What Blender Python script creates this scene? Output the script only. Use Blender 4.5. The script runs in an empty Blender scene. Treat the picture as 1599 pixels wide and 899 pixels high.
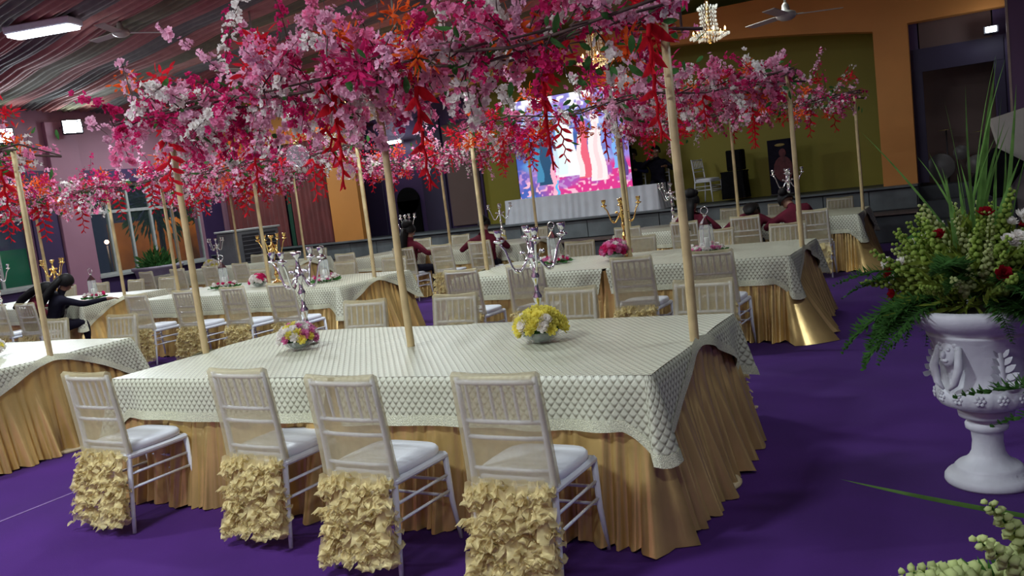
import bpy, math, random
import numpy as np
from mathutils import Vector, Matrix, Euler
PI = math.pi
SC = bpy.context.scene
COL = SC.collection
rnd = random.Random(7)

# ------------------------------------------------------------------ camera, world, exposure
def set_camera():
    cx, cy, cz, yaw, pitch, roll, f = 1.2994, -3.5467, 1.6372, .4981, .1101, -.1209, 1353.8
    F = Vector((-math.sin(yaw)*math.cos(pitch), math.cos(yaw)*math.cos(pitch), -math.sin(pitch)))
    r = Vector((math.cos(yaw), math.sin(yaw), 0)); u = r.cross(F)
    c, s = math.cos(roll), math.sin(roll)
    R = c*r + s*u; U = -s*r + c*u
    cam = bpy.data.cameras.new('camera'); o = bpy.data.objects.new('camera', cam); COL.objects.link(o)
    M = Matrix((R, U, -F)).transposed().to_4x4(); M.translation = (cx, cy, cz)
    o.matrix_world = M
    cam.sensor_width = 36; cam.lens = f/1599*36; cam.clip_start = .02; cam.clip_end = 200
    SC.camera = o
set_camera()
w = bpy.data.worlds.new('night'); SC.world = w; w.use_nodes = True
w.node_tree.nodes['Background'].inputs[0].default_value = (.16, .2, .34, 1)
w.node_tree.nodes['Background'].inputs[1].default_value = .12
SC.view_settings.view_transform = 'Standard'; SC.view_settings.look = 'None'
SC.view_settings.exposure = 0.08; SC.view_settings.gamma = 1.0; SC.view_settings.use_curve_mapping = False

def area_light(loc, sx, sy, power, color=(.86, .96, 1), rot=(0, 0, 0)):
    l = bpy.data.lights.new('light', 'AREA'); l.shape = 'RECTANGLE'; l.size = sx; l.size_y = sy
    l.energy = power; l.color = color
    o = bpy.data.objects.new('light', l); COL.objects.link(o); o.location = loc; o.rotation_euler = rot
    return o
def point_light(loc, power, color, radius=.05):
    l = bpy.data.lights.new('light', 'POINT'); l.energy = power; l.color = color; l.shadow_soft_size = radius
    o = bpy.data.objects.new('light', l); COL.objects.link(o); o.location = loc
    return o
# ceiling tube fixtures: x, y, heading, power  (the fixtures are built further down at the same spots)
CEIL = 4.72
TUBES = [(-9.45, 4.15, .30, 105, 'lit ceiling light box in the top left corner'), (-14.0, 10.8, .05, 110, 'lit ceiling light box over the back row by the window wall'), (-13.2, .6, .2, 80, 'lit ceiling light box left of the front row'),
         (-6.3, -1.6, .30, 165, 'lit ceiling light box over the aisle left of the front table'), (-2.6, -3.2, .30, 240, 'lit ceiling light box behind the front chairs'), (-10.5, -2.4, .3, 80, 'lit ceiling light box far left behind the front row'),
         (-4.4, 3.6, .2, 150, 'lit ceiling light box between the front and second row'), (-7.6, 9.6, .1, 120, 'lit ceiling light box over the back row middle table'), (-1.4, 7.6, .1, 50, 'lit ceiling light box near the orange arch'),
         (1.5, -4.4, .3, 80, 'lit ceiling light box behind the camera'), (2.4, 2.2, .2, 40, 'lit ceiling light box over the purple aisle')]
for x, y, a, p, _l in TUBES:
    area_light((x, y, CEIL-.30), .95, .24, p, rot=(0, 0, a))

# ------------------------------------------------------------------ helpers
class MB:
    def __init__(s): s.v = []; s.f = []; s.m = []; s.uv = None
    def add(s, vs, fs, mi=0):
        b = len(s.v); s.v.extend([tuple(p) for p in vs])
        s.f.extend([tuple(i+b for i in f) for f in fs]); s.m.extend([mi]*len(fs)); return s
    def box(s, c, d, mi=0, rz=0, bev=0, M=None):
        x, y, z = d[0]/2, d[1]/2, d[2]/2
        if bev:
            b = min(bev, x*.9, y*.9, z*.9); vs = []
            ring = [(x-b, y), (-(x-b), y), (-x, y-b), (-x, -(y-b)), (-(x-b), -y), (x-b, -y), (x, -(y-b)), (x, y-b)]
            inn = [(p[0]*(x-b)/x if abs(p[0]) == x else p[0], p[1]*(y-b)/y if abs(p[1]) == y else p[1]) for p in ring]
            for zz, rg in ((-z, inn), (-z+b, ring), (z-b, ring), (z, inn)): vs += [(p[0], p[1], zz) for p in rg]
            fs = [tuple(range(7, -1, -1))[::-1][::-1], tuple(range(24, 32))]
            for k in range(3):
                for i in range(8): fs.append((k*8+i, k*8+(i+1) % 8, k*8+8+(i+1) % 8, k*8+8+i))
        else:
            vs = [(sx*x, sy*y, sz*z) for sz in (-1, 1) for sy in (-1, 1) for sx in (-1, 1)]
            fs = [(0, 2, 3, 1), (4, 5, 7, 6), (0, 1, 5, 4), (2, 6, 7, 3), (0, 4, 6, 2), (1, 3, 7, 5)]
        T = M if M else Matrix.Translation(c) @ Matrix.Rotation(rz, 4, 'Z')
        return s.add([T @ Vector(p) for p in vs], fs, mi)
    def tube(s, pts, rad, seg=6, mi=0, cap=True, flat=1.0):
        pts = [Vector(p) for p in pts]; n = len(pts)
        if not hasattr(rad, '__len__'): rad = [rad]*n
        vs = []; fs = []; up = None
        for i, p in enumerate(pts):
            t = (pts[min(i+1, n-1)] - pts[max(i-1, 0)])
            t = t.normalized() if t.length > 1e-9 else Vector((0, 0, 1))
            if up is None: up = Vector((0, 0, 1)) if abs(t.z) < .9 else Vector((1, 0, 0))
            a = up - t*up.dot(t)
            a = a.normalized() if a.length > 1e-6 else t.orthogonal().normalized()
            up = a; b = t.cross(a)
            for k in range(seg):
                q = 2*PI*k/seg; vs.append(p + (a*math.cos(q)*flat + b*math.sin(q))*rad[i])
        for i in range(n-1):
            for k in range(seg): fs.append((i*seg+k, i*seg+(k+1) % seg, (i+1)*seg+(k+1) % seg, (i+1)*seg+k))
        if cap: fs.append(tuple(range(seg))[::-1]); fs.append(tuple(range((n-1)*seg, n*seg)))
        return s.add(vs, fs, mi)
    def lathe(s, prof, seg=16, c=(0, 0, 0), mi=0, rfun=None):
        vs = []; fs = []; n = len(prof)
        for r, z in prof:
            for k in range(seg):
                a = 2*PI*k/seg; rr = r if rfun is None else rfun(r, z, a)
                vs.append((c[0]+rr*math.cos(a), c[1]+rr*math.sin(a), c[2]+z))
        for i in range(n-1):
            for k in range(seg): fs.append((i*seg+k, i*seg+(k+1) % seg, (i+1)*seg+(k+1) % seg, (i+1)*seg+k))
        if prof[0][0] > 1e-4: fs.append(tuple(range(seg))[::-1])
        if prof[-1][0] > 1e-4: fs.append(tuple(range((n-1)*seg, n*seg)))
        return s.add(vs, fs, mi)
    def ball(s, c, r, seg=8, rings=5, mi=0, sc=(1, 1, 1)):
        pr = [(max(r*math.sin(PI*i/rings), 1e-5), -r*math.cos(PI*i/rings)) for i in range(rings+1)]
        b = len(s.v); s.lathe(pr, seg, (0, 0, 0), mi)
        for i in range(b, len(s.v)):
            p = s.v[i]; s.v[i] = (c[0]+p[0]*sc[0], c[1]+p[1]*sc[1], c[2]+p[2]*sc[2])
        return s
    def grid(s, fn, nu, nv, mi=0, closed=False):
        vs = []; fs = []
        for j in range(nv+1):
            for i in range(nu+(0 if closed else 1)): vs.append(fn(i/nu, j/nv))
        w = nu if closed else nu+1
        for j in range(nv):
            for i in range(nu):
                a = j*w+i; b = j*w+(i+1) % w; fs.append((a, b, b+w, a+w))
        return s.add(vs, fs, mi)
    def inst(s, tpl, M, mi=0):
        vs, fs = tpl; return s.add([M @ Vector(p) for p in vs], fs, mi)
    def mesh(s, name, mats, smooth=True):
        me = bpy.data.meshes.new(name); me.from_pydata(s.v, [], s.f)
        for m in (mats if isinstance(mats, (list, tuple)) else [mats]): me.materials.append(m)
        if s.m and max(s.m) > 0: me.polygons.foreach_set('material_index', s.m)
        if smooth: me.polygons.foreach_set('use_smooth', [True]*len(s.f))
        if s.uv is not None:
            l = me.uv_layers.new(name='UVMap'); idx = np.empty(len(me.loops), np.int32); me.loops.foreach_get('vertex_index', idx)
            l.data.foreach_set('uv', np.array(s.uv, np.float32)[idx].ravel())
        me.update(); return me
    def obj(s, name, mats, parent=None, smooth=True, loc=(0, 0, 0), rot=(0, 0, 0), sharp=None):
        me = s.mesh(name, mats, smooth)
        if sharp and smooth: me.set_sharp_from_angle(angle=sharp)
        return place(name, me, parent, loc, rot)
def place(name, me, parent=None, loc=(0, 0, 0), rot=(0, 0, 0), sc=None):
    o = bpy.data.objects.new(name, me); COL.objects.link(o)
    o.location = loc; o.rotation_euler = rot
    if sc is not None: o.scale = sc if hasattr(sc, '__len__') else (sc,)*3
    if parent: o.parent = parent
    return o
def tag(o, label, cat, group=None, kind=None):
    o['label'] = label; o['category'] = cat
    if group: o['group'] = group
    if kind: o['kind'] = kind
    return o
def thing(name, label, cat, loc=(0, 0, 0), rz=0, group=None, sc=None):
    o = place(name, None, None, loc, (0, 0, rz), sc); o.empty_display_size = .1
    return tag(o, label, cat, group)
def struct(o, label=None):
    o['kind'] = 'structure'
    if label: o['label'] = label
    return o
def copy_tree(o, parent=None):
    c = o.copy(); COL.objects.link(c); c.parent = parent
    for ch in list(o.children): copy_tree(ch, c)
    return c
def batch(tpl, mats4):
    """many copies of (verts, faces) by 4x4 matrices -> MB (fast)"""
    V = np.array(tpl[0]); n = len(V); mb = MB()
    H = np.c_[V, np.ones(n)]
    for M in mats4:
        A = np.array(M); q = H @ A.T
        b = len(mb.v); mb.v.extend(map(tuple, q[:, :3])); mb.f.extend([tuple(i+b for i in f) for f in tpl[1]])
    mb.m = [0]*len(mb.f)
    return mb
def TRS(loc, rot=(0, 0, 0), sc=1):
    s = sc if hasattr(sc, '__len__') else (sc, sc, sc)
    return Matrix.Translation(loc) @ Euler(rot).to_matrix().to_4x4() @ Matrix.Diagonal((s[0], s[1], s[2], 1))
def aim(loc, d, sc=1, spin=0):
    q = Vector(d).to_track_quat('Z', 'Y').to_matrix().to_4x4()
    s = sc if hasattr(sc, '__len__') else (sc, sc, sc)
    return Matrix.Translation(loc) @ q @ Matrix.Rotation(spin, 4, 'Z') @ Matrix.Diagonal((s[0], s[1], s[2], 1))

# ------------------------------------------------------------------ materials
def mat(name, col, rough=.6, metal=0, spec=.5, var=.12, scale=8, bump=0, emit=None, estr=0, sheen=0, trans=0, alpha=1, coord='Object', bscale=None, aniso=0, sub=0):
    m = bpy.data.materials.new(name); m.use_nodes = True; nt = m.node_tree; N = nt.nodes; L = nt.links
    b = N['Principled BSDF']
    b.inputs['Roughness'].default_value = rough; b.inputs['Metallic'].default_value = metal
    b.inputs['Specular IOR Level'].default_value = spec
    b.inputs['Sheen Weight'].default_value = sheen; b.inputs['Transmission Weight'].default_value = trans; b.inputs['Alpha'].default_value = alpha
    tc = N.new('ShaderNodeTexCoord'); no = N.new('ShaderNodeTexNoise'); no.inputs['Scale'].default_value = scale; no.inputs['Detail'].default_value = 4
    L.new(tc.outputs[coord], no.inputs['Vector'])
    r = N.new('ShaderNodeValToRGB'); r.color_ramp.elements[0].position = .3; r.color_ramp.elements[1].position = .7
    r.color_ramp.elements[0].color = tuple(c*(1-var) for c in col)+(1,); r.color_ramp.elements[1].color = tuple(min(1, c*(1+var)) for c in col)+(1,)
    L.new(no.outputs['Fac'], r.inputs[0]); L.new(r.outputs[0], b.inputs['Base Color'])
    if bump:
        n2 = N.new('ShaderNodeTexNoise'); n2.inputs['Scale'].default_value = bscale or scale*6; n2.inputs['Detail'].default_value = 3
        L.new(tc.outputs[coord], n2.inputs['Vector']); bp = N.new('ShaderNodeBump'); bp.inputs['Strength'].default_value = bump; bp.inputs['Distance'].default_value = .02
        L.new(n2.outputs['Fac'], bp.inputs['Height']); L.new(bp.outputs[0], b.inputs['Normal'])
    if emit: b.inputs['Emission Color'].default_value = tuple(emit)+(1,); b.inputs['Emission Strength'].default_value = estr
    return m
def petal_mat(name, col, var=.25, tl=.48):
    """petals and leaves: diffuse mixed with translucency, hue varied per object / place"""
    m = bpy.data.materials.new(name); m.use_nodes = True; nt = m.node_tree; N = nt.nodes; L = nt.links
    out = N['Material Output']; N.remove(N['Principled BSDF'])
    tc = N.new('ShaderNodeNewGeometry'); no = N.new('ShaderNodeTexNoise'); no.inputs['Scale'].default_value = 14
    L.new(tc.outputs['Position'], no.inputs['Vector'])
    r = N.new('ShaderNodeValToRGB'); r.color_ramp.elements[0].position = .3; r.color_ramp.elements[1].position = .7
    r.color_ramp.elements[0].color = tuple(c*(1-var) for c in col)+(1,); r.color_ramp.elements[1].color = tuple(min(1, c*(1+var)) for c in col)+(1,)
    L.new(no.outputs['Fac'], r.inputs[0])
    d = N.new('ShaderNodeBsdfDiffuse'); t = N.new('ShaderNodeBsdfTranslucent'); mx = N.new('ShaderNodeMixShader'); mx.inputs[0].default_value = tl
    L.new(r.outputs[0], d.inputs[0]); L.new(r.outputs[0], t.inputs[0]); L.new(d.outputs[0], mx.inputs[1]); L.new(t.outputs[0], mx.inputs[2]); L.new(mx.outputs[0], out.inputs[0])
    return m
def sheer_mat(name, col, opac, weave=0):
    m = bpy.data.materials.new(name); m.use_nodes = True; nt = m.node_tree; N = nt.nodes; L = nt.links
    out = N['Material Output']; N.remove(N['Principled BSDF'])
    d = N.new('ShaderNodeBsdfDiffuse'); d.inputs[0].default_value = tuple(col)+(1,)
    t = N.new('ShaderNodeBsdfTranslucent'); t.inputs[0].default_value = tuple(col)+(1,)
    g = N.new('ShaderNodeBsdfGlossy'); g.inputs['Roughness'].default_value = .4; g.inputs[0].default_value = tuple(col)+(1,)
    a = N.new('ShaderNodeMixShader'); a.inputs[0].default_value = .4; L.new(d.outputs[0], a.inputs[1]); L.new(t.outputs[0], a.inputs[2])
    a2 = N.new('ShaderNodeMixShader'); a2.inputs[0].default_value = .08; L.new(a.outputs[0], a2.inputs[1]); L.new(g.outputs[0], a2.inputs[2])
    tr = N.new('ShaderNodeBsdfTransparent'); x = N.new('ShaderNodeMixShader')
    tc = N.new('ShaderNodeTexCoord'); no = N.new('ShaderNodeTexNoise'); no.inputs['Scale'].default_value = 25
    L.new(tc.outputs['Object'], no.inputs['Vector'])
    mr = N.new('ShaderNodeMapRange'); mr.inputs['To Min'].default_value = max(0, opac-.1); mr.inputs['To Max'].default_value = min(1, opac+.1)
    L.new(no.outputs['Fac'], mr.inputs['Value']); L.new(mr.outputs[0], x.inputs[0])
    L.new(tr.outputs[0], x.inputs[1]); L.new(a2.outputs[0], x.inputs[2]); L.new(x.outputs[0], out.inputs[0])
    return m
def cloth_mat():
    m = bpy.data.materials.new('sequin_lace'); m.use_nodes = True; nt = m.node_tree; N = nt.nodes; L = nt.links
    b = N['Principled BSDF']; b.inputs['Roughness'].default_value = .42; b.inputs['Specular IOR Level'].default_value = .6
    uv = N.new('ShaderNodeUVMap'); sp = N.new('ShaderNodeSeparateXYZ'); L.new(uv.outputs[0], sp.inputs[0])
    def M(op, a, c=None):
        n = N.new('ShaderNodeMath'); n.operation = op
        for i, q in enumerate((a, c)):
            if q is None: continue
            if isinstance(q, (int, float)): n.inputs[i].default_value = q
            else: L.new(q, n.inputs[i])
        return n.outputs[0]
    u = M('DIVIDE', sp.outputs[0], .040); v = M('DIVIDE', sp.outputs[1], .052)
    f1 = M('FRACT', M('ADD', u, v)); f2 = M('FRACT', M('SUBTRACT', u, v))
    d1 = M('MINIMUM', f1, M('SUBTRACT', 1., f1)); d2 = M('MINIMUM', f2, M('SUBTRACT', 1., f2)); d = M('MINIMUM', d1, d2)
    mr = N.new('ShaderNodeMapRange'); mr.inputs['From Min'].default_value = .05; mr.inputs['From Max'].default_value = .2; mr.interpolation_type = 'SMOOTHSTEP'; L.new(d, mr.inputs['Value'])
    vert = M('MULTIPLY', M('ADD', M('SUBTRACT', f1, f2), 1.), .5)
    m3 = N.new('ShaderNodeMapRange'); m3.inputs['From Min'].default_value = .2; m3.inputs['From Max'].default_value = .42; m3.inputs['To Min'].default_value = .08; L.new(vert, m3.inputs['Value'])
    fac = M('MULTIPLY', M('ADD', M('MULTIPLY', mr.outputs[0], .45), .55), m3.outputs[0])
    mx = N.new('ShaderNodeMix'); mx.data_type = 'RGBA'; mx.inputs['A'].default_value = (.20, .185, .125, 1); mx.inputs['B'].default_value = (.56, .56, .43, 1)
    no = N.new('ShaderNodeTexNoise'); no.inputs['Scale'].default_value = 140; L.new(uv.outputs[0], no.inputs['Vector'])
    m2 = N.new('ShaderNodeMix'); m2.data_type = 'RGBA'; m2.blend_type = 'MULTIPLY'; m2.inputs['Factor'].default_value = .5
    L.new(fac, mx.inputs['Factor']); L.new(mx.outputs['Result'], m2.inputs['A']); L.new(no.outputs['Color'], m2.inputs['B'])
    L.new(mx.outputs['Result'], b.inputs['Base Color'])
    bp = N.new('ShaderNodeBump'); bp.inputs['Strength'].default_value = .5; bp.inputs['Distance'].default_value = .003; L.new(mr.outputs[0], bp.inputs['Height']); L.new(bp.outputs[0], b.inputs['Normal'])
    return m
def carpet_mat():
    m = mat('purple_carpet', (.050, .010, .122), rough=.95, spec=.08, var=.16, scale=1.3, bump=.25, bscale=260, sheen=.05)
    return m
def glass_mat(name, col, alpha=.25, rough=.05):
    m = mat(name, col, rough=rough, spec=.6, var=.05, alpha=alpha); return m

M_CARPET = carpet_mat(); M_CLOTH = cloth_mat()
M_SATIN = mat('gold_satin', (.60, .41, .155), rough=.29, metal=.55, spec=.7, var=.18, scale=3, bump=.06, bscale=18)
M_BORDER = mat('sequin_border', (.58, .57, .40), rough=.28, spec=.9, var=.3, scale=160, bump=.5, bscale=220)
M_WHITE = mat('white_paint', (.72, .74, .80), rough=.35, var=.05, scale=12)
M_CUSH = mat('white_satin_cushion', (.74, .76, .82), rough=.4, var=.05, scale=6, sheen=.3)
M_SHEER = sheer_mat('cream_organza', (.60, .53, .33), .50)
M_RUFF = sheer_mat('cream_ruffle', (.80, .68, .36), .66)
M_BAMBOO = mat('bamboo', (.50, .38, .19), rough=.5, var=.25, scale=5, bump=.2, bscale=20)
M_SILVER = mat('silver', (.86, .87, .9), rough=.12, metal=1, var=.04)
M_GOLD = mat('brass_gold', (.85, .58, .2), rough=.18, metal=1, var=.06)
M_GLASS = glass_mat('clear_glass', (.75, .82, .82), .3)
M_WIRE = mat('dark_branch', (.07, .035, .03), rough=.8, var=.3, scale=20)
PET = {'blush': petal_mat('petal_blush', (.86, .46, .60)), 'pink': petal_mat('petal_pink', (.80, .24, .42)), 'magenta': petal_mat('petal_magenta', (.62, .03, .16)),
       'white': petal_mat('petal_white', (.84, .80, .76), .08), 'orange': petal_mat('petal_orange', (.85, .13, .03)), 'red': petal_mat('petal_red', (.62, .02, .035))}
M_YELLOW = petal_mat('petal_yellow', (.80, .72, .16)); M_DARKRED = petal_mat('petal_dark_red', (.30, .008, .02)); M_ROSEPINK = petal_mat('petal_rose', (.68, .22, .42))
M_LEAF = petal_mat('leaf_green', (.06, .17, .05), .4); M_FERN = petal_mat('fern_green', (.065, .16, .04), .4); M_LIME = petal_mat('snapdragon_green', (.33, .44, .10), .3); M_PALELIME = petal_mat('snapdragon_pale', (.54, .60, .27), .2); M_OLIVELEAF = petal_mat('olive_leaf', (.17, .22, .035), .45)
M_BLADE = petal_mat('grass_blade', (.12, .24, .06), .3, .25)
M_STONE = mat('urn_white', (.56, .56, .60), rough=.55, var=.08, scale=7, bump=.1)
M_PLINTH = mat('slate', (.055, .062, .068), rough=.55, var=.25, scale=2.5, bump=.15, bscale=8)
M_PLINTH2 = mat('slate_pale', (.12, .14, .145), rough=.5, var=.25, scale=3, bump=.1, bscale=8)
M_ORANGE = mat('orange_paint', (.62, .255, .055), rough=.6, var=.06, scale=1.2)
M_OLIVE = mat('olive_yellow_paint', (.235, .205, .012), rough=.6, var=.08, scale=.8)
M_PURPLE = mat('dark_purple_paint', (.055, .03, .10), rough=.55, var=.12, scale=1.5)
M_DEEP = mat('deep_indigo_paint', (.022, .014, .048), rough=.6, var=.15, scale=1.5)
M_MAUVE = mat('mauve_pink_paint', (.40, .20, .27), rough=.6, var=.06, scale=1.1)
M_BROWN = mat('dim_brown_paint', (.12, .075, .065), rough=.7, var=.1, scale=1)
M_GREENC = mat('green_ceiling_paint', (.20, .22, .045), rough=.7, var=.1, scale=1)
M_REDCURT = mat('dark_red_curtain', (.15, .028, .026), rough=.7, var=.2, scale=3, sheen=.3)
M_FRAME = mat('window_frame_grey', (.42, .44, .42), rough=.5, var=.08, scale=8)
M_PANE = glass_mat('window_glass', (.05, .07, .09), .22)
M_BLACK = mat('black_cloth', (.005, .005, .006), rough=.9, spec=.1, var=.3, scale=8)
M_DKMETAL = mat('dark_metal', (.03, .03, .035), rough=.45, var=.2)
M_FANIVORY = mat('fan_ivory', (.42, .40, .34), rough=.35, var=.06)
M_SKIRTW = mat('white_pleated_cloth', (.62, .64, .68), rough=.65, var=.06, scale=5)
M_TUBE = mat('lit_tube', (.9, .95, 1), emit=(.82, .92, 1), estr=14)
M_FLOOD = mat('lit_floodlight', (.9, .95, 1), emit=(.80, .92, 1), estr=60)
M_BULB = mat('warm_bulb', (1, .7, .4), emit=(1, .55, .22), estr=9)
M_CRYSTAL = mat('crystal', (.8, .78, .66), rough=.08, spec=1, alpha=.3, var=.1, scale=30)
M_SKIN = mat('skin', (.22, .11, .065), rough=.55, var=.1)
M_MAROON = mat('maroon_cloth', (.085, .008, .018), rough=.85, spec=.15, var=.2, scale=9)
M_DARKCLOTH = mat('dark_cloth', (.010, .009, .017), rough=.9, spec=.12, var=.3, scale=9)
M_NAVY = mat('navy_cloth', (.010, .012, .04), rough=.9, spec=.12, var=.3, scale=9)
M_HAIR = mat('black_hair', (.005, .004, .004), rough=.6, spec=.2, var=.3, scale=20)
M_COOLER = mat('cooler_grey', (.16, .17, .18), rough=.5, var=.1)
M_CREAMPANEL = mat('cream_upholstery', (.42, .38, .33), rough=.75, var=.08, scale=4)
M_OUTORANGE = mat('sodium_lit_orange_wall', (.62, .25, .04), rough=.8, var=.25, scale=2)
M_OUTGREEN = mat('green_outdoor_board', (.01, .42, .17), rough=.7, var=.1, scale=1)
M_OUTDARK = mat('night_ground', (.03, .04, .05), rough=.9, var=.2)

# ------------------------------------------------------------------ the room
XL, XR, YB, YF = -16.5, 4.2, 13.5, -6.5
struct(MB().box(((XL+XR)/2, (YF+12.6)/2, -.05), (XR-XL, 12.6-YF, .1)).obj('floor', M_CARPET, smooth=False), 'deep purple carpet')
fl = bpy.data.objects['floor']
M_SEAM = mat('carpet_seam', (.16, .09, .24), rough=.95, var=.2, scale=20)
MB().box((-4.11, 2.3, .001), (.02, 17, .004)).obj('carpet_seam', M_SEAM, fl, smooth=False)
MB().box((1.05, 7.5, .001), (.015, 9.5, .004)).obj('carpet_seam', M_SEAM, fl, smooth=False)

def wall(name, boxes, m, label):
    mb = MB()
    for c, d in boxes: mb.box(c, d)
    return struct(mb.obj(name, m, smooth=False), label)
H = 4.9
# left wall (runs away from the camera) with two window openings
def lbox(y0, y1, z0, z1, t=.3): return ((XL-t/2, (y0+y1)/2, (z0+z1)/2), (t, y1-y0, z1-z0))
wl = wall('wall_left', [lbox(YF, 6.6, 0, H), lbox(6.6, 8.1, 2.9, H), lbox(6.6, 8.1, 0, .82), lbox(8.1, 9.5, 0, H), lbox(9.5, 12.8, 0, .82), lbox(9.5, 12.8, 2.95, H), lbox(12.8, YB+.3, 0, H)], M_MAUVE, 'mauve pink side wall with windows')
for y0, y1, z0, z1, m, n in ((9.5, 12.8, 0.02, .8, M_PURPLE, 'dado_panel'), (12.82, 13.45, .02, 3.2, M_PURPLE, 'pilaster'), (8.12, 8.72, .02, 3.3, M_PURPLE, 'pilaster'), (5.9, 8.1, .02, .8, M_PURPLE, 'dado_panel')):
    MB().box((XL+.03, (y0+y1)/2, (z0+z1)/2), (.06, y1-y0, z1-z0)).obj(n, m, wl, smooth=False)
for y0, y1 in ((8.74, 9.48),):
    MB().box((XL+.06, (y0+y1)/2, 2.2), (.12, y1-y0, 4.3), bev=.01).obj('pilaster', M_MAUVE, wl, smooth=False)
MB().box((XL+.04, 11.15, 3.12), (.08, 3.4, .3)).obj('window_header', M_PURPLE, wl, smooth=False)
MB().box((XL+.04, 7.2, 3.1), (.08, 1.8, .36)).obj('window_header', M_PURPLE, wl, smooth=False)
def window(name, y0, y1, z0, z1, mull, trans, label):
    e = place(name, None, None, (XL-.12, 0, 0)); struct(e, label)
    ys = [y0]+list(mull)+[y1]
    for i, y in enumerate(ys): MB().box((0, y, (z0+z1)/2), (.07, .06, z1-z0)).obj('mullion', M_FRAME, e, smooth=False)
    for z in [z0+.03]+trans+[z1-.03]:
        MB().box((0, (y0+y1)/2, z), (.06, y1-y0, .07)).obj('transom', M_FRAME, e, smooth=False)
    MB().box((.14, (y0+y1)/2, z0-.01), (.24, y1-y0+.1, .05)).obj('window_sill', M_FRAME, e, smooth=False)
    zs = [z0]+trans+[z1]
    for i in range(len(ys)-1):
        for k in range(len(zs)-1):
            MB().box((-.005, (ys[i]+ys[i+1])/2, (zs[k]+zs[k+1])/2), (.008, ys[i+1]-ys[i]-.06, zs[k+1]-zs[k]-.07)).obj('pane', M_PANE, e, smooth=False)
window('window_1', 9.5, 12.8, .83, 2.95, [10.1, 10.68, 11.3, 11.95], [2.3], 'grey framed window showing an orange wall outside')
window('window_2', 6.6, 8.1, .83, 2.9, [7.35], [2.3], 'window with a green board outside')
# outside the windows
mb = MB().box((-20.4, 15.6, 1.05), (.3, 5.2, 2.1)); struct(mb.obj('wall_garden', M_OUTORANGE, smooth=False), 'orange compound wall outside the window')
mb = MB().box((-18.8, 8.3, 1.2), (.12, 2.2, .98)).box((-18.8, 7.4, .35), (.06, .08, .75)).box((-18.8, 9.2, .35), (.06, .08, .75))
tag(mb.obj('notice_board', M_OUTGREEN, smooth=False), 'green board standing outside the left window', 'board')
struct(MB().box((-20.6, 9, -.06), (8, 22, .1)).obj('ground_outside', M_OUTDARK, smooth=False), 'dark ground outside')
point_light((-18.6, 8.2, 2.3), 30, (.7, 1, .8), .1)
point_light((-19.0, 15.4, 2.6), 110, (1, .62, .25), .1)
t = thing('garden_lamp', 'glowing round lamp outside the left window', 'lamp', (-20.0, 12.5, 0))
MB().tube([(0, 0, 0), (0, 0, 1.5)], .03, 8).obj('post', M_DKMETAL, t); MB().ball((0, 0, 1.6), .06, 12, 8).obj('globe', mat('lamp_globe', (1, .8, .6), emit=(1, .62, .4), estr=10), t)
point_light((-19.85, 12.4, 1.6), 12, (1, .75, .55), .1)

# back: stage, proscenium with flat arch
st = struct(MB().box(((XL+.45)/2, 12.68, .24), (.45-XL, .5, .48)).obj('stage_step', M_PLINTH, smooth=False), 'dark slate lower step of the stage')
MB().box(((XL+.45)/2, 12.64, .495), (.45-XL, .62, .03)).obj('step_tread', mat('brown_stone', (.13, .09, .075), rough=.5, var=.2), st, smooth=False)
sp = struct(MB().box(((XL+.45)/2, 14.3, .45), (.45-XL, 2.7, .9)).obj('stage_platform', M_PLINTH, smooth=False), 'dark slate stage platform')
for i in range(22):
    x0 = XL+i*.77
    if x0+.75 > .45: break
    MB().box((x0+.375, 12.935, .70), (.755, .03, .34), bev=.004).obj('riser_tile', M_PLINTH2, sp, smooth=False)
    MB().box((x0+.375, 12.42, .235), (.755, .02, .44), bev=.004).obj('riser_tile', M_PLINTH, st, smooth=False)
MB().box(((XL+.45)/2, 13.05, .915), (.45-XL, .42, .03)).obj('stage_edge', M_PLINTH2, sp, smooth=False)
# stairs in the doorway at the right of the stage
sw = struct(MB().box((2.3, 13.0, .15), (3.7, .5, .3)).obj('side_stair', M_PLINTH, smooth=False), 'dark slate steps before the side doorway')
for k in range(2): MB().box((2.3, 13.5+k*.5, .3+k*.12), (3.7, .55, .6+k*.24)).obj('stair_step', M_PLINTH, sw, smooth=False)
def proscenium():
    x0, x1, zs, rise, y, t = -11.9, -.14, 3.66, .5, YB, .3
    ztop = 4.62
    mb = MB(); n = 32
    prof = []
    for i in range(n+1):
        q = i/n; x = x0+(x1-x0)*q; prof.append((x, zs+rise*(1-(2*q-1)**2)))
    vs = []; 
    for yy in (y, y+t):
        for x, z in prof: vs.append((x, yy, z))
        for x, z in prof: vs.append((x, yy, ztop))
    fs = []; k = n+1
    for i in range(n):
        fs.append((i, i+1, k+i+1, k+i)); fs.append((2*k+i+1, 2*k+i, 3*k+i, 3*k+i+1)); fs.append((2*k+i, 2*k+i+1, i+1, i)); fs.append((k+i, k+i+1, 3*k+i+1, 3*k+i))
    mb.add(vs, fs)
    mb.box((-12.35, y+t/2, (ztop+.9)/2), (.9, t, ztop-.9)); mb.box((.14, y+t/2, (ztop+.9)/2), (.56, t, ztop-.9))
    mb.box((2.3, y+t/2, (3.7+ztop)/2), (3.76, t, ztop-3.7)); mb.box((-14.65, y+t/2, (3.5+ztop)/2), (3.7, t, ztop-3.5))
    return struct(mb.obj('wall_back', M_ORANGE, smooth=False), 'orange proscenium wall with a wide flat arch')
proscenium()
struct(MB().box(((XL+XR)/2, 15.2, 2.6), (XR-XL, .2, 5.2)).obj('wall_stage', M_OLIVE, smooth=False), 'olive yellow back wall of the stage')
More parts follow.
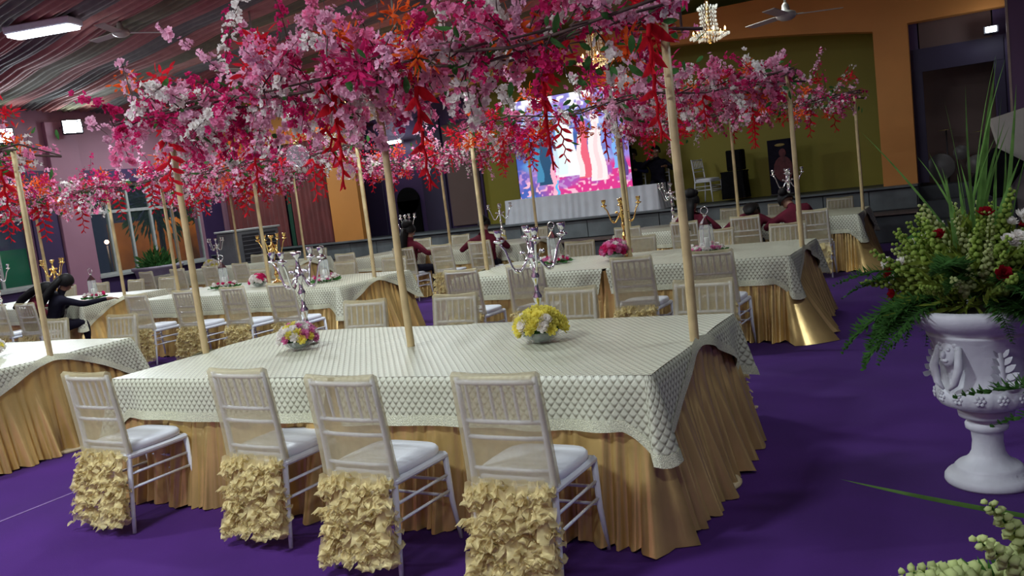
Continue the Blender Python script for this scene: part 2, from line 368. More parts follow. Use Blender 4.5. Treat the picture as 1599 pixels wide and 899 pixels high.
# darker purple panels on the stage's left
wp = struct(MB().box((-11.75, 15.06, 2.5), (5.0, .06, 3.3)).obj('wall_panel', M_PURPLE, smooth=False), 'dark purple panelling at the left of the stage')
for x, wd in ((-12.6, .8), (-10.62, .7)): MB().box((x, 15.0, 2.3), (wd, .08, 2.9), bev=.01).obj('panel', M_DEEP, wp, smooth=False)
arch = MB(); arch.lathe([(.001, 0), (.34, 0), (.34, .05), (.001, .05)], 24); arch.v = [(x, z, y) for x, y, z in arch.v]; arch.box((0, .025, -.55), (.68, .05, 1.1)); arch.obj('arched_recess', M_BLACK, wp, smooth=False, loc=(-11.45, 14.93, 1.72))
MB().box((-9.75, 14.98, 2.2), (.9, .06, 2.5), bev=.01).obj('panel', M_BROWN, wp, smooth=False)
# side bay at the left with curtains
wbay = struct(MB().box((-14.7, 13.75, 2.4), (3.6, .1, 3.0)).obj('wall_bay', M_PURPLE, smooth=False), 'purple bay wall behind the red curtains')
def curtain(name, x0, x1, z0, z1, y, m, label, pleat=.16, amp=.04, thick=True):
    def fn(u, v):
        x = x0+(x1-x0)*u
        return (x, y-amp*math.sin(2*PI*x/pleat)-amp*.4*math.sin(2*PI*x/(pleat*2.7)+1), z0+(z1-z0)*v)
    o = MB().grid(fn, int((x1-x0)/pleat*6), 3).obj(name, m)
    return tag(o, label, 'curtain')
curtain('stage_curtain', -16.3, -14.3, .93, 3.5, 13.55, M_REDCURT, 'dark red pleated curtain behind the air cooler')
curtain('stage_curtain', -14.05, -12.85, .93, 3.5, 13.55, M_REDCURT, 'dark red pleated curtain beside the orange column')
struct(MB().box((-14.17, 13.6, 2.2), (.12, .08, 2.6)).obj('trim_1', mat('green_strip', (.015, .06, .035), rough=.5), smooth=False), 'dark green strip between the curtains')
# right wing: purple wall with doorway
wr = struct(MB().box((.50, 13.95, 2.35), (.16, .3, 2.9)).box((2.95, 13.95, 2.35), (2.5, .3, 2.9)).obj('wall_wing', M_PURPLE, smooth=False), 'dark purple wing wall around a doorway')
MB().box((1.14, 13.95, 3.3), (1.16, .3, .8)).obj('lintel', M_BROWN, wr, smooth=False)
MB().box((1.16, 13.78, 3.05), (1.40, .06, .40)).box((.53, 13.78, 1.88), (.14, .06, 1.95)).box((1.79, 13.78, 1.88), (.14, .06, 1.95)).obj('door_frame', M_DEEP, wr, smooth=False)
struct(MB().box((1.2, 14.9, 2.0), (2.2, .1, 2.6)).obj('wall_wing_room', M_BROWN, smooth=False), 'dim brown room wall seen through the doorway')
struct(MB().box((2.25, 13.1, 2.3), (.7, .7, 4.6)).obj('pillar', mat('mauve_purple_paint', (.12, .055, .13), rough=.6, var=.06, scale=1.5), smooth=False), 'purple pillar at the right of the stage')
MB().box((1.895, 12.76, 2.3), (.035, .035, 4.6)).obj('edge_bead', mat('bead', (.35, .27, .22)), bpy.data.objects['pillar'], smooth=False)
wall('wall_right', [((XR+.15, (YF+YB)/2, H/2), (.3, YB-YF+.6, H))], M_PURPLE, 'purple side wall')
wall('wall_front', [(((XL+XR)/2, YF-.15, H/2), (XR-XL+.6, .3, H))], M_MAUVE, 'mauve wall behind the camera')
cl = struct(MB().box(((XL+XR)/2, (YF+15.3)/2, H+.1), (XR-XL+.6, 15.3-YF, .2)).obj('ceiling', M_GREENC, smooth=False), 'green painted ceiling under the drapes')
# draped cloth strips under the ceiling
def ceiling_drape():
    t = thing('ceiling_drape', 'pleated pink, grey and olive cloth strips draped below the ceiling', 'drape', (0, 0, 0))
    cols = [('drape_pink', (.33, .13, .12)), ('drape_grey', (.16, .155, .14)), ('drape_rose', (.38, .17, .15)), ('drape_olive', (.155, .14, .085)), ('drape_salmon', (.42, .20, .16)), ('drape_dusk', (.14, .11, .11))]
    ms = [mat(n, c, rough=.85, spec=.1, var=.12, scale=4) for n, c in cols]
    a = -.297; dx, dy = math.cos(a), math.sin(a); nx, ny = -dy, dx
    w = .42; k = 0; s = -14.0
    while s < 16.5:
        # clip the strip's centre line to the room
        t0, t1 = -60., 60.
        for (o, d, lo, hi) in ((nx*s, dx, XL+.2, XR-.2), (ny*s, dy, YF+.2, 10.8)):
            q0, q1 = sorted(((lo-o)/d, (hi-o)/d)); t0 = max(t0, q0); t1 = min(t1, q1)
        if t1-t0 > .8:
            zb = CEIL-.03-.05*rnd.random()
            r0 = rnd.random()*6
            def fn(u, v, s=s, t0=t0, t1=t1, zb=zb, r0=r0):
                tt = t0+(t1-t0)*u; q = s+w*(v-.5)*1.12
                x = min(max(nx*q+dx*tt, XL+.03), XR-.03); y = min(max(ny*q+dy*tt, YF+.03), 10.9)
                sag = .05*abs(math.sin(PI*tt/3.4))
                return (x, y, zb - sag*(1-.3*abs(v-.5)) - .028*math.sin(v*PI*2*4+r0+.03*tt) - .05*(1-(2*v-1)**2))
            MB().grid(fn, max(6, int((t1-t0)/.5)), 24).obj('cloth_strip', ms[[0, 1, 2, 3, 4, 1, 0, 5, 2, 3][k % 10]], t)
        s += w; k += 1
ceiling_drape()

# ------------------------------------------------------------------ tables, cloths, skirts
TL, TW, ZT = 3.56, 1.49, .76        # length of a pair of tables, width, height
def rect_path(x0, x1, y0, y1, r, step, sides='FRBL'):
    """points (x,y,nx,ny,s,side) round a rectangle, counter-clockwise from the front-left corner"""
    out = []; s = 0
    segs = {'F': ((x0+r, y0), (x1-r, y0), (0, -1)), 'R': ((x1, y0+r), (x1, y1-r), (1, 0)), 'B': ((x1-r, y1), (x0+r, y1), (0, 1)), 'L': ((x0, y1-r), (x0, y0+r), (-1, 0))}
    cor = {'F': ((x1-r, y0+r), -PI/2), 'R': ((x1-r, y1-r), 0), 'B': ((x0+r, y1-r), PI/2), 'L': ((x0+r, y0+r), PI)}
    for k, sd in enumerate(sides):
        a, b, n = segs[sd]; L = math.hypot(b[0]-a[0], b[1]-a[1]); m = max(2, int(L/step))
        for i in range(m+1):
            q = i/m; out.append((a[0]+(b[0]-a[0])*q, a[1]+(b[1]-a[1])*q, n[0], n[1], s+L*q, sd, q))
        s += L
        if k < len(sides)-1 or len(sides) == 4:
            c, a0 = cor[sd]
            for i in range(1, 6):
                an = a0+PI/2*i/6; out.append((c[0]+r*math.cos(an), c[1]+r*math.sin(an), math.cos(an), math.sin(an), s+r*PI/2*i/6, sd+'c', i/6))
            s += r*PI/2
    return out
def skirt_mesh(seed, hi, flare=.07, corner=.05, swoop=None):
    R = random.Random(seed)
    path = rect_path(-TL, 0, 0, TW, .05, .0125 if hi else .03)
    nl = 12 if hi else 6; N = len(path); mb = MB()
    ph = [R.uniform(0, 6) for _ in range(4)]
    S = path[-1][4]
    k1 = round(S/.10); k2 = round(S/.21); k3 = round(S/.55)
    jit = [R.uniform(-.012, .012) for _ in range(N)]
    for j in range(nl+1):
        v = j/nl; z = (ZT-.012)*(1-v)
        for i, (x, y, nx, ny, s, sd, q) in enumerate(path):
            t = 2*PI*s/S
            a1 = .5+.5*math.sin(k1*t+1.3*math.sin(k2*t+ph[0])+ph[1]); a2 = math.sin(k2*t+ph[2]+v*.6); a3 = math.sin(k3*t+ph[3])
            vv = max(0, (v-.22)/.78); endz = (1-abs(2*q-1))**.5 if sd in 'RL' else 0; a4 = abs(math.sin(k1*t*.5+2*math.sin(k3*t+ph[2])))**.6; out = .001+(.020+.008*endz)*a1*(.5+.5*v)+vv**1.1*(flare*.8+.045*a1*a4+.045*a4+.03*a2+.02*a3)
            if sd.endswith('c'): out += corner*vv**1.2
            if swoop and sd in ('R', 'Fc') : out += swoop*vv**1.2*max(0, 1-abs(q-.12)*2.2 if sd == 'R' else .6+.4*q)
            zz = z + (.012*math.sin(k2*t*1.3+ph[1])+.008 if j == nl else 0)
            if j == nl: zz = max(.004, zz)
            mb.v.append((x+nx*out, y+ny*out, zz))
    for j in range(nl):
        for i in range(N):
            a = j*N+i; b = j*N+(i+1) % N; mb.f.append((a, a+N, b+N, b))
    mb.m = [0]*len(mb.f)
    return mb.mesh('skirt', M_SATIN)
def cloth_meshes(seed, hi, L=TL/2):
    """right-hand cloth of a pair: covers x -L..0, hem lifted to the pole at the end, slit at the join"""
    R = random.Random(seed)
    x0, x1, y0, y1 = -L-.006, .012, -.016, TW+.016
    step = .02 if hi else .05
    path = rect_path(x0, x1, y0, y1, .025, step, 'FRB'); N = len(path)
    ph = [R.uniform(0, 6) for _ in range(5)]
    def hem(p):
        x, y, nx, ny, s, sd, q = p
        if sd == 'F' or sd == 'B':
            qq = q if sd == 'F' else 1-q
            return .245+.005*math.sin(5*s+ph[0])+.10*max(0, (qq-.93)/.07)**1.3
        if sd.endswith('c'): return .36+.03*math.sin(PI*q)
        tt = abs(2*q-1); return .03+.33*tt**1.5
    def pt(p, d, h, off=0):
        x, y, nx, ny, s, sd, q = p
        e = d/max(h, .01)
        out = .016*min(1, d/.03)+off+.085*d+.020*e*math.sin(17*s+ph[1])*(.6+.4*math.sin(4*s+ph[2]))*min(1, d/.12)
        if sd.endswith('c'): out += .075*e*min(1, d/.1)
        if sd == 'R': out += .06*d*math.sin(9*s+ph[3])
        sh = 0
        if sd in 'FB': 
            qq = q if sd == 'F' else 1-q; sh = .05*d/.25*max(0, 1-qq/.12)
        rr = min(d, .012); z = ZT+.012-(d if d > .02 else d*.8)
        return (x+nx*out+sh, y+ny*out, z)
    mb = MB(); uv = []
    nx_, ny_ = (40, 34) if hi else (16, 14)
    # top
    for j in range(ny_+1):
        for i in range(nx_+1):
            x = x0+(x1-x0)*i/nx_; y = y0+(y1-y0)*j/ny_
            px, py = x, y
            # sink towards the pole at the end
            dd = math.hypot(x-0, (y-TW/2)); z = ZT+.012+.003*math.sin(5*x+ph[0])*math.sin(6*y+ph[1])+(.004*math.sin(23*x+7*y) if hi else 0)*math.exp(-((y-TW*.62)/.3)**2)
            mb.v.append((px, py, z)); uv.append((x, y))
    for j in range(ny_):
        for i in range(nx_): a = j*(nx_+1)+i; mb.f.append((a, a+1, a+nx_+2, a+nx_+1))
    base = len(mb.v); nl = 9 if hi else 4
    bm = MB(); UC = {}; acc = 0; prev = None
    for p in path:
        c = Vector(pt(p, hem(p)*.55, hem(p)))
        if prev is not None: acc += math.hypot(c.x-prev.x, c.y-prev.y)
        UC[id(p)] = acc; prev = c
    for j in range(nl+1):
        for p in path:
            h = hem(p); d = h*j/nl
            mb.v.append(pt(p, d, h)); uv.append((UC[id(p)], ZT+.5-d))
    for j in range(nl):
        for i in range(N-1): a = base+j*N+i; mb.f.append((a, a+N, a+N+1, a+1))
    for j in range(3):
        for p in path:
            h = hem(p); bm.v.append(pt(p, h-.052+.054*j/2, h, .0035))
    for j in range(2):
        for i in range(N-1): a = j*N+i; bm.f.append((a, a+N, a+N+1, a+1))
    mb.m = [0]*len(mb.f); bm.m = [0]*len(bm.f); mb.uv = uv
    return mb.mesh('tablecloth', M_CLOTH), bm.mesh('sequin_border', M_BORDER)
SK_HI = skirt_mesh(1, True); SK_SW = skirt_mesh(2, True, swoop=.22); SK_LO = skirt_mesh(3, False)
CL_HI = cloth_meshes(4, True); CL_HI2 = cloth_meshes(9, True); CL_LO = cloth_meshes(5, False)
mb = MB().box((-TL/4, TW/2, ZT-.015), (TL/2-.05, TW-.02, .03), bev=.006); TOPM = mb.mesh('tabletop', mat('ply_top', (.3, .22, .13), rough=.6), False)
POLEM = MB().tube([(0, 0, .02), (.003, 0, .6), (-.003, .004, 1.2), (.002, 0, 1.8), (0, 0, 2.44)], [.025, .0245, .024, .0225, .021], 10).mesh('pole_shaft', M_BAMBOO)
BASEM = MB().lathe([(.17, 0), (.172, .012), (.16, .022), (.04, .026), (.035, .05)], 24).mesh('base_disc', mat('tan_base', (.46, .36, .22), rough=.5), True)
TABLES = {}
ROWS = {0: 0., 1: 4.45, 2: 8.95}
def pole(x, y, label):
    t = thing('bamboo_pole', label, 'pole', (x, y, 0), rnd.uniform(0, 6), 'bamboo poles carrying the blossom canopies')
    place('pole_shaft', POLEM, t); place('base_disc', BASEM, t); return t
def table_set(key, xr, y0, desc, sk, clR, clL):
    t = thing('banquet_table', 'long table with pleated gold satin skirt, '+desc, 'table', (xr, y0, 0), 0, 'gold skirted banquet tables')
    place('skirt', sk, t); place('tabletop', TOPM, t, (-.03, 0, 0)); place('tabletop', TOPM, t, (-TL/2-.02, 0, 0))
    for half, me, sx in (('right', clR, 1), ('left', clL, -1)):
        o = place('sequin_tablecloth', me[0], None, (xr if sx > 0 else xr-TL, y0, 0 if sx > 0 else -.0025), sc=(sx, 1, 1))
        tag(o, 'pale sequin lace cloth over the %s half of the %s' % (half, desc_short[key]), 'tablecloth', 'sequin lace tablecloths')
        place('sequin_border', me[1], o)
    for nm, dx in (('right end', -.008), ('middle', -TL/2), ('left end', -TL+.008)):
        pole(xr+dx, y0+TW/2, 'tall bamboo pole at the %s of the %s' % (nm, desc_short[key]))
    TABLES[key] = (xr, y0)
desc_short = {'A': 'large front table', 'B': 'left edge front table', 'C': 'second row aisle table', 'D': 'second row middle table',
              'E': 'second row window table', 'F': 'back row aisle table', 'G': 'back row middle table', 'H': 'back row cooler table'}
table_set('A', 0, 0, 'largest in the foreground', SK_HI, CL_HI, CL_HI2)
table_set('B', -5.3, 0., 'cut off by the left picture edge', SK_HI, CL_HI2, CL_HI)
table_set('C', -.2, 4.45, 'second row beside the purple aisle', SK_SW, CL_HI, CL_HI2)
table_set('D', -5.38, 4.45, 'second row, just left of the aisle table', SK_HI, CL_HI2, CL_LO)
table_set('E', -10.1, 4.45, 'second row near the windows', SK_LO, CL_LO, CL_LO)
table_set('F', -.12, 9.1, 'back row beside the purple aisle', SK_SW, CL_LO, CL_LO)
table_set('G', -5.3, 9.0, 'back row before the screen', SK_LO, CL_LO, CL_LO)
table_set('H', -10.5, 9.0, 'back row beside the air cooler', SK_LO, CL_LO, CL_LO)

# ------------------------------------------------------------------ chairs
CHH = .905
def chair_meshes():
    P = {}
    W, D, SH = .195, .19, .44
    def back(z):            # y of the back post at height z
        return -.19-.03*((z-SH)/.46)**1.4*1.6 if z > SH else -.19-.05*(1-z/SH)
    def post(sx):
        zs = [0, .15, .3, SH, .55, .68, .8, CHH]; pts = [(sx*(W-.012*(z/CHH)), back(z), z) for z in zs]
        return MB().tube(pts, [.011, .013, .015, .016, .015, .014, .013, .011], 7)
    P['back_post'] = [post(-1).mesh('back_post', M_WHITE), post(1).mesh('back_post', M_WHITE)]
    def leg(sx): return MB().tube([(sx*(W+.012), D+.03, 0), (sx*W, D+.01, .2), (sx*W, D, SH-.02)], [.010, .014, .016], 7)
    P['leg'] = [leg(-1).mesh('leg', M_WHITE), leg(1).mesh('leg', M_WHITE)]
    P['seat_frame'] = [MB().box((0, 0, SH-.012), (2*W+.03, 2*D+.03, .035), bev=.012).mesh('seat_frame', M_WHITE, False)]
    def cush(u, v):
        a = 2*PI*u; ex = 4.5
        cx = math.copysign(abs(math.cos(a))**(2/ex), math.cos(a)); cy = math.copysign(abs(math.sin(a))**(2/ex), math.sin(a))
        pr = [(0.0, 0), (.97, 0), (1, .012), (1.0, .03), (.95, .043), (.6, .05), (0.0, .053)]
        r, z = pr[int(round(v*6))]
        return (cx*r*(W+.008), cy*r*(D+.012), SH+.006+z)
    P['cushion'] = [MB().grid(cush, 28, 6, closed=True).mesh('cushion', M_CUSH)]
    P['back_rail'] = []
    for z, r in ((CHH-.02, .012), (CHH-.19, .010), (CHH-.26, .010), (CHH-.40, .010)):
        P['back_rail'].append(MB().tube([(-W+.01, back(z), z), (-.09, back(z)-.012, z), (.09, back(z)-.012, z), (W-.01, back(z), z)], r, 6).mesh('back_rail', M_WHITE))
    P['spindle'] = []
    for i in range(6):
        x = -.14+.28*i/5; z0, z1 = CHH-.19, CHH-.02
        P['spindle'].append(MB().tube([(x, back(z0)-.008, z0), (x, back((z0+z1)/2)-.010, (z0+z1)/2), (x, back(z1)-.010, z1)], [.006, .009, .006], 5, cap=False).mesh('spindle', M_WHITE))
    P['stretcher'] = []
    for sx in (-1, 1):
        for z in (.33, .25): P['stretcher'].append(MB().tube([(sx*W, D+.004, z), (sx*W, back(z), z-.0)], .008, 5).mesh('stretcher', M_WHITE))
    for z in (.30, .22): P['stretcher'].append(MB().tube([(-W, D+.008, z), (W, D+.008, z)], .008, 5).mesh('stretcher', M_WHITE))
    P['stretcher'].append(MB().tube([(-W, back(.28), .28), (W, back(.28), .28)], .008, 5).mesh('stretcher', M_WHITE))
    # sheer sleeve over the back
    def sleeve(R):
        ph = R.uniform(0, 6)
        def fn(u, v):
            a = 2*PI*u; ex = 6
            cx = math.copysign(abs(math.cos(a))**(2/ex), math.cos(a)); cy = math.copysign(abs(math.sin(a))**(2/ex), math.sin(a))
            if v > .93: q = (1-(v-.93)/.07); z = CHH+.012+.008*(1-q)-.006*math.cos(cx*PI*.9)
            else: q = 1; z = .45+(CHH+.012-.45)*v/.93
            hw = (W+.012)*(1-.03*v)+.008*(1-v)
            th = (.032-.006*math.sin(PI*min(v, 1))+.004*math.sin(9*cx+ph+5*v))*max(q, .12)
            return (cx*hw*(1 if q == 1 else .985+.015*q), back(min(z, CHH))-.006+cy*th, z)
        return MB().grid(fn, 40, 14, closed=True)
    P['sheer_cover'] = [sleeve(random.Random(3)).mesh('sheer_cover', M_SHEER)]
    # curly ruffle ribbons hanging from the sleeve
    def ruffle(seed, n, hi=True):
        """organza curls sewn in rows: each a small rolled, wavy petal hanging from the row above"""
        R = random.Random(seed); mb = MB(); rows = 11
        def backing(u, v):
            z = .472-.40*v; return ((u-.5)*2*(.185+.02*v)+.008*math.sin(9*v), back(max(.02, z))-.032-.02*math.sin(PI*v)+.012*math.sin(u*30+v*4), z+(.02*math.sin(u*19) if v > .95 else 0))
        mb.grid(backing, 24 if hi else 10, 6)
        for k in range(n):
            q = (k+R.random())/n; z0 = .475-.37*q; x0 = R.uniform(-1, 1)*(.198+.028*q); Lc = R.uniform(.07, .125); wd = R.uniform(.016, .028)
            az = R.gauss(0, .7); curl = R.uniform(2.6, 5.0)*R.choice((1, 1, -1)); ph = R.uniform(0, 6); y0 = back(max(.02, z0))-.045-.045*R.random()*(.5+q*.5)
            dx, dy = math.sin(az), -math.cos(az)
            ns = 7 if hi else 4; px, pz, pd = 0., 0., 0.; ang = -.5
            pts = []
            for i in range(ns+1):
                pts.append((pd, pz)); ang += curl/ns; step = Lc/ns*(1.25-.5*i/ns); pd += step*math.sin(ang)*.75; pz -= step*(.35+.65*math.cos(ang))
            def fn(u, v, pts=pts, wd=wd, ph=ph):
                i = int(round(v*ns)); d, zz = pts[i]; w = (u-.5)*2*wd*(1.15-.55*abs(v-.4))
                wob = .007*math.sin(ph+9*v+4*u)
                z = max(.012, z0+zz-.010*abs(u-.5)*2+wob)
                return (x0+dx*d+math.cos(az)*w, y0+dy*d+math.sin(az)*w+wob, z)
            mb.grid(fn, 2, ns)
        return mb
    P['ruffle'] = [ruffle(s, 260).mesh('ruffle', M_RUFF) for s in (1, 2)]
    P['ruffle_lo'] = [ruffle(5, 90, False).mesh('ruffle', M_RUFF)]
    fr = MB()
    for k in ('back_post', 'leg', 'back_rail', 'spindle', 'stretcher'):
        for me in P[k]:
            vs = [v.co.copy() for v in me.vertices]; fr.add(vs, [tuple(p.vertices) for p in me.polygons])
    P['frame'] = [fr.mesh('frame', M_WHITE)]
    return P
CH = chair_meshes()
def chair(x, y, face, label, detail=True, cover=True, ruffle=True, z=0, rz=0):
    """face +1 looks along +Y, -1 along -Y"""
    t = thing('chiavari_chair', label, 'chair', (x, y, z), (0 if face > 0 else PI)+rz, 'white chairs with cream sheer ruffle covers' if cover else None)
    if detail:
        for k in ('back_post', 'leg', 'seat_frame', 'cushion', 'back_rail', 'spindle', 'stretcher'):
            for me in CH[k]: place(k, me, t)
    else:
        place('frame', CH['frame'][0], t); place('seat_frame', CH['seat_frame'][0], t); place('cushion', CH['cushion'][0], t)
    if cover: place('sheer_cover', CH['sheer_cover'][0], t)
    if ruffle: place('ruffle', (CH['ruffle'][int(abs(x)*10) % 2] if detail else CH['ruffle_lo'][0]), t)
    return t
ORD = ['rightmost', 'second from the right', 'third from the right', 'leftmost']
def chairs_of(key, side, xs, ys, detail, short):
    for i, (x, y) in enumerate(zip(xs, ys)):
        chair(x, y, 1 if side == 'near' else -1, 'cream covered chair, %s on %s side of %s' % (ORD[i] if len(xs) == 4 else ['right one', 'middle one', 'left one'][i] if len(xs) == 3 else ['right one', 'left one'][i], side, short), detail, True, True, 0, rnd.uniform(-.06, .06))
chairs_of('A', 'near', (-.44, -1.21, -2.0, -3.13), (-.34, -.36, -.20, -.24), True, 'front table')
chairs_of('A', 'far', (-.30, -1.25, -2.22, -3.02), (1.72, 1.74, 1.74, 1.70), True, 'front table')
chairs_of('B', 'far', (-5.95, -6.95), (1.70, 1.68), True, 'left edge front table')
chairs_of('C', 'near', (-.75, -1.48, -2.57, -3.28), (4.14, 4.12, 4.12, 4.10), True, 'second row aisle table')
chairs_of('C', 'far', (-.55, -1.35, -2.3, -3.1), (6.2, 6.2, 6.2, 6.2), True, 'second row aisle table')
chairs_of('D', 'near', (-5.72, -6.48, -7.3, -8.15), (4.12, 4.12, 4.12, 4.10), True, 'second row middle table')
chairs_of('D', 'far', (-5.95, -6.85, -7.75, -8.5), (6.2, 6.2, 6.2, 6.2), False, 'second row middle table')
chairs_of('E', 'near', (-10.32, -11.05), (4.0, 4.05), False, 'second row window table')
chairs_of('E', 'far', (-10.6, -11.4, -12.3, -13.2), (6.2, 6.2, 6.2, 6.2), False, 'second row window table')
chairs_of('F', 'near', (-.62, -1.5, -2.35, -3.2), (8.72, 8.7, 8.72, 8.7), False, 'back row aisle table')
chairs_of('F', 'far', (-.6, -1.5, -2.3, -3.1), (10.85, 10.85, 10.85, 10.85), False, 'back row aisle table')
chairs_of('G', 'near', (-5.68, -6.4, -7.2, -8.4), (8.62, 8.62, 8.66, 8.6), False, 'back row middle table')
chairs_of('G', 'far', (-5.9, -6.8, -7.6, -8.5), (10.75, 10.75, 10.75, 10.75), False, 'back row middle table')
chairs_of('H', 'near', (-10.9, -11.7, -12.6, -13.5), (8.62, 8.62, 8.62, 8.62), False, 'back row cooler table')
chairs_of('H', 'far', (-11.2, -12.1, -13.0), (10.75, 10.75, 10.75), False, 'back row cooler table')

# ------------------------------------------------------------------ flower templates
def petal_fan(n, L, Wd, cup, tip=.0, rows=1, tilt=0):
    vs = []; fs = []
    for k in range(n):
        a = 2*PI*k/n+tilt; ca, sa = math.cos(a), math.sin(a); b = len(vs)
        for (r, w, z) in ((.08*L, .0, 0), (.55*L, Wd*.5, cup*.45), (.55*L, -Wd*.5, cup*.45), (.60*L, 0, cup*.30), (L, Wd*.22, cup+tip), (L, -Wd*.22, cup+tip)):
            vs.append((ca*r-sa*w, sa*r+ca*w, z))
        fs += [(b, b+3, b+1), (b, b+2, b+3), (b+1, b+3, b+4), (b+3, b+5, b+4), (b+3, b+2, b+5)]
    return vs, fs
def merge(*tp):
    vs = []; fs = []
    for v, f in tp:
        b = len(vs); vs += list(v); fs += [tuple(i+b for i in q) for q in f]
    return vs, fs
def shift(tp, dz, sc=1): return [(x*sc, y*sc, z*sc+dz) for x, y, z in tp[0]], tp[1]
BLOSSOM = merge(petal_fan(5, 1, .95, .45), shift(petal_fan(3, .45, .4, .5), .1))
BLOSSOM_LO = ([(0, 0, 0)]+[(math.cos(a), math.sin(a), .45) for a in [2*PI*k/5 for k in range(5)]]+[(.55*math.cos(a+.63), .55*math.sin(a+.63), .2) for a in [2*PI*k/5 for k in range(5)]],
              [(0, 6+(k-1) % 5, 1+k, 6+k) for k in range(5)])
CARN = merge(petal_fan(7, 1, .8, .35, .1), shift(petal_fan(6, .8, .75, .5, .1, tilt=.4), .12), shift(petal_fan(5, .55, .6, .6, .1, tilt=.9), .25), shift(petal_fan(3, .3, .5, .55), .38))
ROSE = merge(petal_fan(6, 1, .95, .7), shift(petal_fan(5, .75, .9, .85, tilt=.5), .1), shift(petal_fan(4, .5, .7, .9, tilt=.2), .15), shift(petal_fan(3, .28, .5, .9), .2))
def leaf_tpl(L, Wd, bend=0, n=4):
    vs = []; fs = []
    for i in range(n+1):
        q = i/n; w = Wd*math.sin(PI*min(.97, .12+.88*q))*(1 if i < n else .05); z = L*q; y = bend*q*q
        vs += [(-w, y, z), (0, y+.25*w, z), (w, y, z)]
    for i in range(n):
        a = i*3; fs += [(a, a+1, a+4, a+3), (a+1, a+2, a+5, a+4)]
    return vs, fs
def burst_tpl(R, n=46, L=1.):
    """loose tuft of small pointed leaves, like a spray of autumn foliage"""
    tps = []; base = leaf_tpl(1, .16, .15, 3)
    for _ in range(n):
        d = Vector((R.gauss(0, 1), R.gauss(0, 1), R.gauss(.1, .8))).normalized(); c = d*R.uniform(.05, .75)*L*Vector((1, 1, 1)).x
        M = aim(c, d+Vector((R.gauss(0, .6), R.gauss(0, .6), R.gauss(0, .6))), L*R.uniform(.28, .5), R.uniform(0, 6))
        tps.append(([tuple(M @ Vector(p)) for p in base[0]], base[1]))
    return merge(*tps)
def heliconia(R, n=9, L=.5):
    """hanging red lobster-claw garland: zigzag rachis with alternate boat-shaped bracts"""
    mb = MB(); pts = []
    for i in range(n+1):
        q = i/n; pts.append((.012*(-1)**i+.03*math.sin(2*q), .01*math.sin(3*q), -L*q))
    mb.tube(pts, [.012*(1-.6*i/n) for i in range(n+1)], 5)
    for i in range(n):
        p = pts[i]; sgn = (-1)**i; s = (.15-.09*i/n)*L/.5
        d = Vector((sgn*.85, R.uniform(-.25, .25), -.45 if i < n-1 else -1)).normalized()
        tp = leaf_tpl(1, .17, .28, 4); mb.inst(tp, aim(p, d, s, R.uniform(-.4, .4)+(PI/2)))
        mb.inst(tp, aim(p, d, s*.92, R.uniform(-.4, .4)-(PI/2)))
    return mb

# ------------------------------------------------------------------ blossom canopies on the poles
def canopy_data(seed, nspray, size, lo):
    thin = {101: lambda x, m: x > -1.55 and m >= .4, 102: lambda x, m: x < -1.7}.get(seed, lambda x, m: False)
    R = random.Random(seed); L = TL
    groups = {k: [] for k in PET}; br = MB(); bursts = []; hel = []
    # frame: two rails and cross bars, thin dark cane
    for yy in (-.28, .28, 0):
        pts = [(-L-.15+(L+.25)*i/14, yy+.05*math.sin(i*1.7+yy*9), 2.40+.05*math.sin(i*1.1+yy*5)) for i in range(15)]
        br.tube(pts, .009, 4)
    for i in range(12):
        x = -L+L*i/11; br.tube([(x, -.42, 2.37), (x+.08, 0, 2.46), (x-.04, .42, 2.38)], .007, 4)
    keys = ['blush', 'pink', 'magenta', 'white', 'blush', 'magenta', 'white', 'blush', 'magenta', 'pink']
    for n in range(nspray):
        q = R.random(); x = -L-.12+(L+.04)*q; y = R.gauss(0, .26)
        mode = R.random()
        if thin(x, mode) and R.random() < .55: continue
        if mode < .40: d = Vector((R.gauss(0, .7), R.gauss(0, .6), R.uniform(.2, 1.))); ln = R.uniform(.2, .42); g = .25
        elif mode < .80: d = Vector((R.gauss(0, .5), R.gauss(0, .5), R.uniform(-.6, .2))); ln = R.uniform(.2, .42); g = 1.1
        else: d = Vector((R.gauss(0, .9), R.gauss(0, .9), R.uniform(-.2, .3))); ln = R.uniform(.3, .5); g = .6
        if R.random() < .04: d = Vector((R.gauss(-.3, .6), R.gauss(0, .3), 1.0)); ln = R.uniform(.55, .8); g = .1
        d.normalize(); p = Vector((x, y, 2.40+R.gauss(0, .05))); pts = [p.copy()]; m = 7
        for i in range(m):
            d = (d+Vector((R.gauss(0, .12), R.gauss(0, .12), -g*.16))).normalized(); p = p+d*ln/m; pts.append(p.copy())
        br.tube(pts, [.0055*(1-.6*i/m) for i in range(m+1)], 3, cap=False)
        k = R.choice(keys); nb = int(R.uniform(22, 40)*(ln/.4)*(.55 if lo else 1))
        alt = R.choice(keys) if R.random() < .35 else k
        for _ in range(nb):
            f = R.uniform(.1, 1)**.8*(m-.01); i = int(f); c = pts[i].lerp(pts[i+1], f-i)
            off = Vector((R.gauss(0, 1), R.gauss(0, 1), R.gauss(0, 1))).normalized()
            c = c+off*R.uniform(.008, .05)
            s = size*R.uniform(.6, 1.15)*(1.0 if k != 'magenta' else .85)
            groups[k if R.random() < .8 else alt].append(aim(c, off+Vector((0, -.25, .1)), s, R.uniform(0, 6)))
    for n in range(34):
        x = -L-.1+(L+.1)*R.random()
        bursts.append((Vector((x, R.gauss(0, .28), 2.40+R.uniform(-.22, .32))), R.uniform(.11, .19), R.choice(('orange', 'red', 'red', 'orange', 'magenta'))))
    for n in range(7):
        x = -L+.1+(L-.1)*(n+R.random())/7
        hel.append((Vector((x, R.gauss(-.1, .3), 2.34+R.uniform(-.12, .05))), R.uniform(.8, 1.25), R.uniform(0, 6)))
    return groups, br, bursts, hel
_R = random.Random(11)
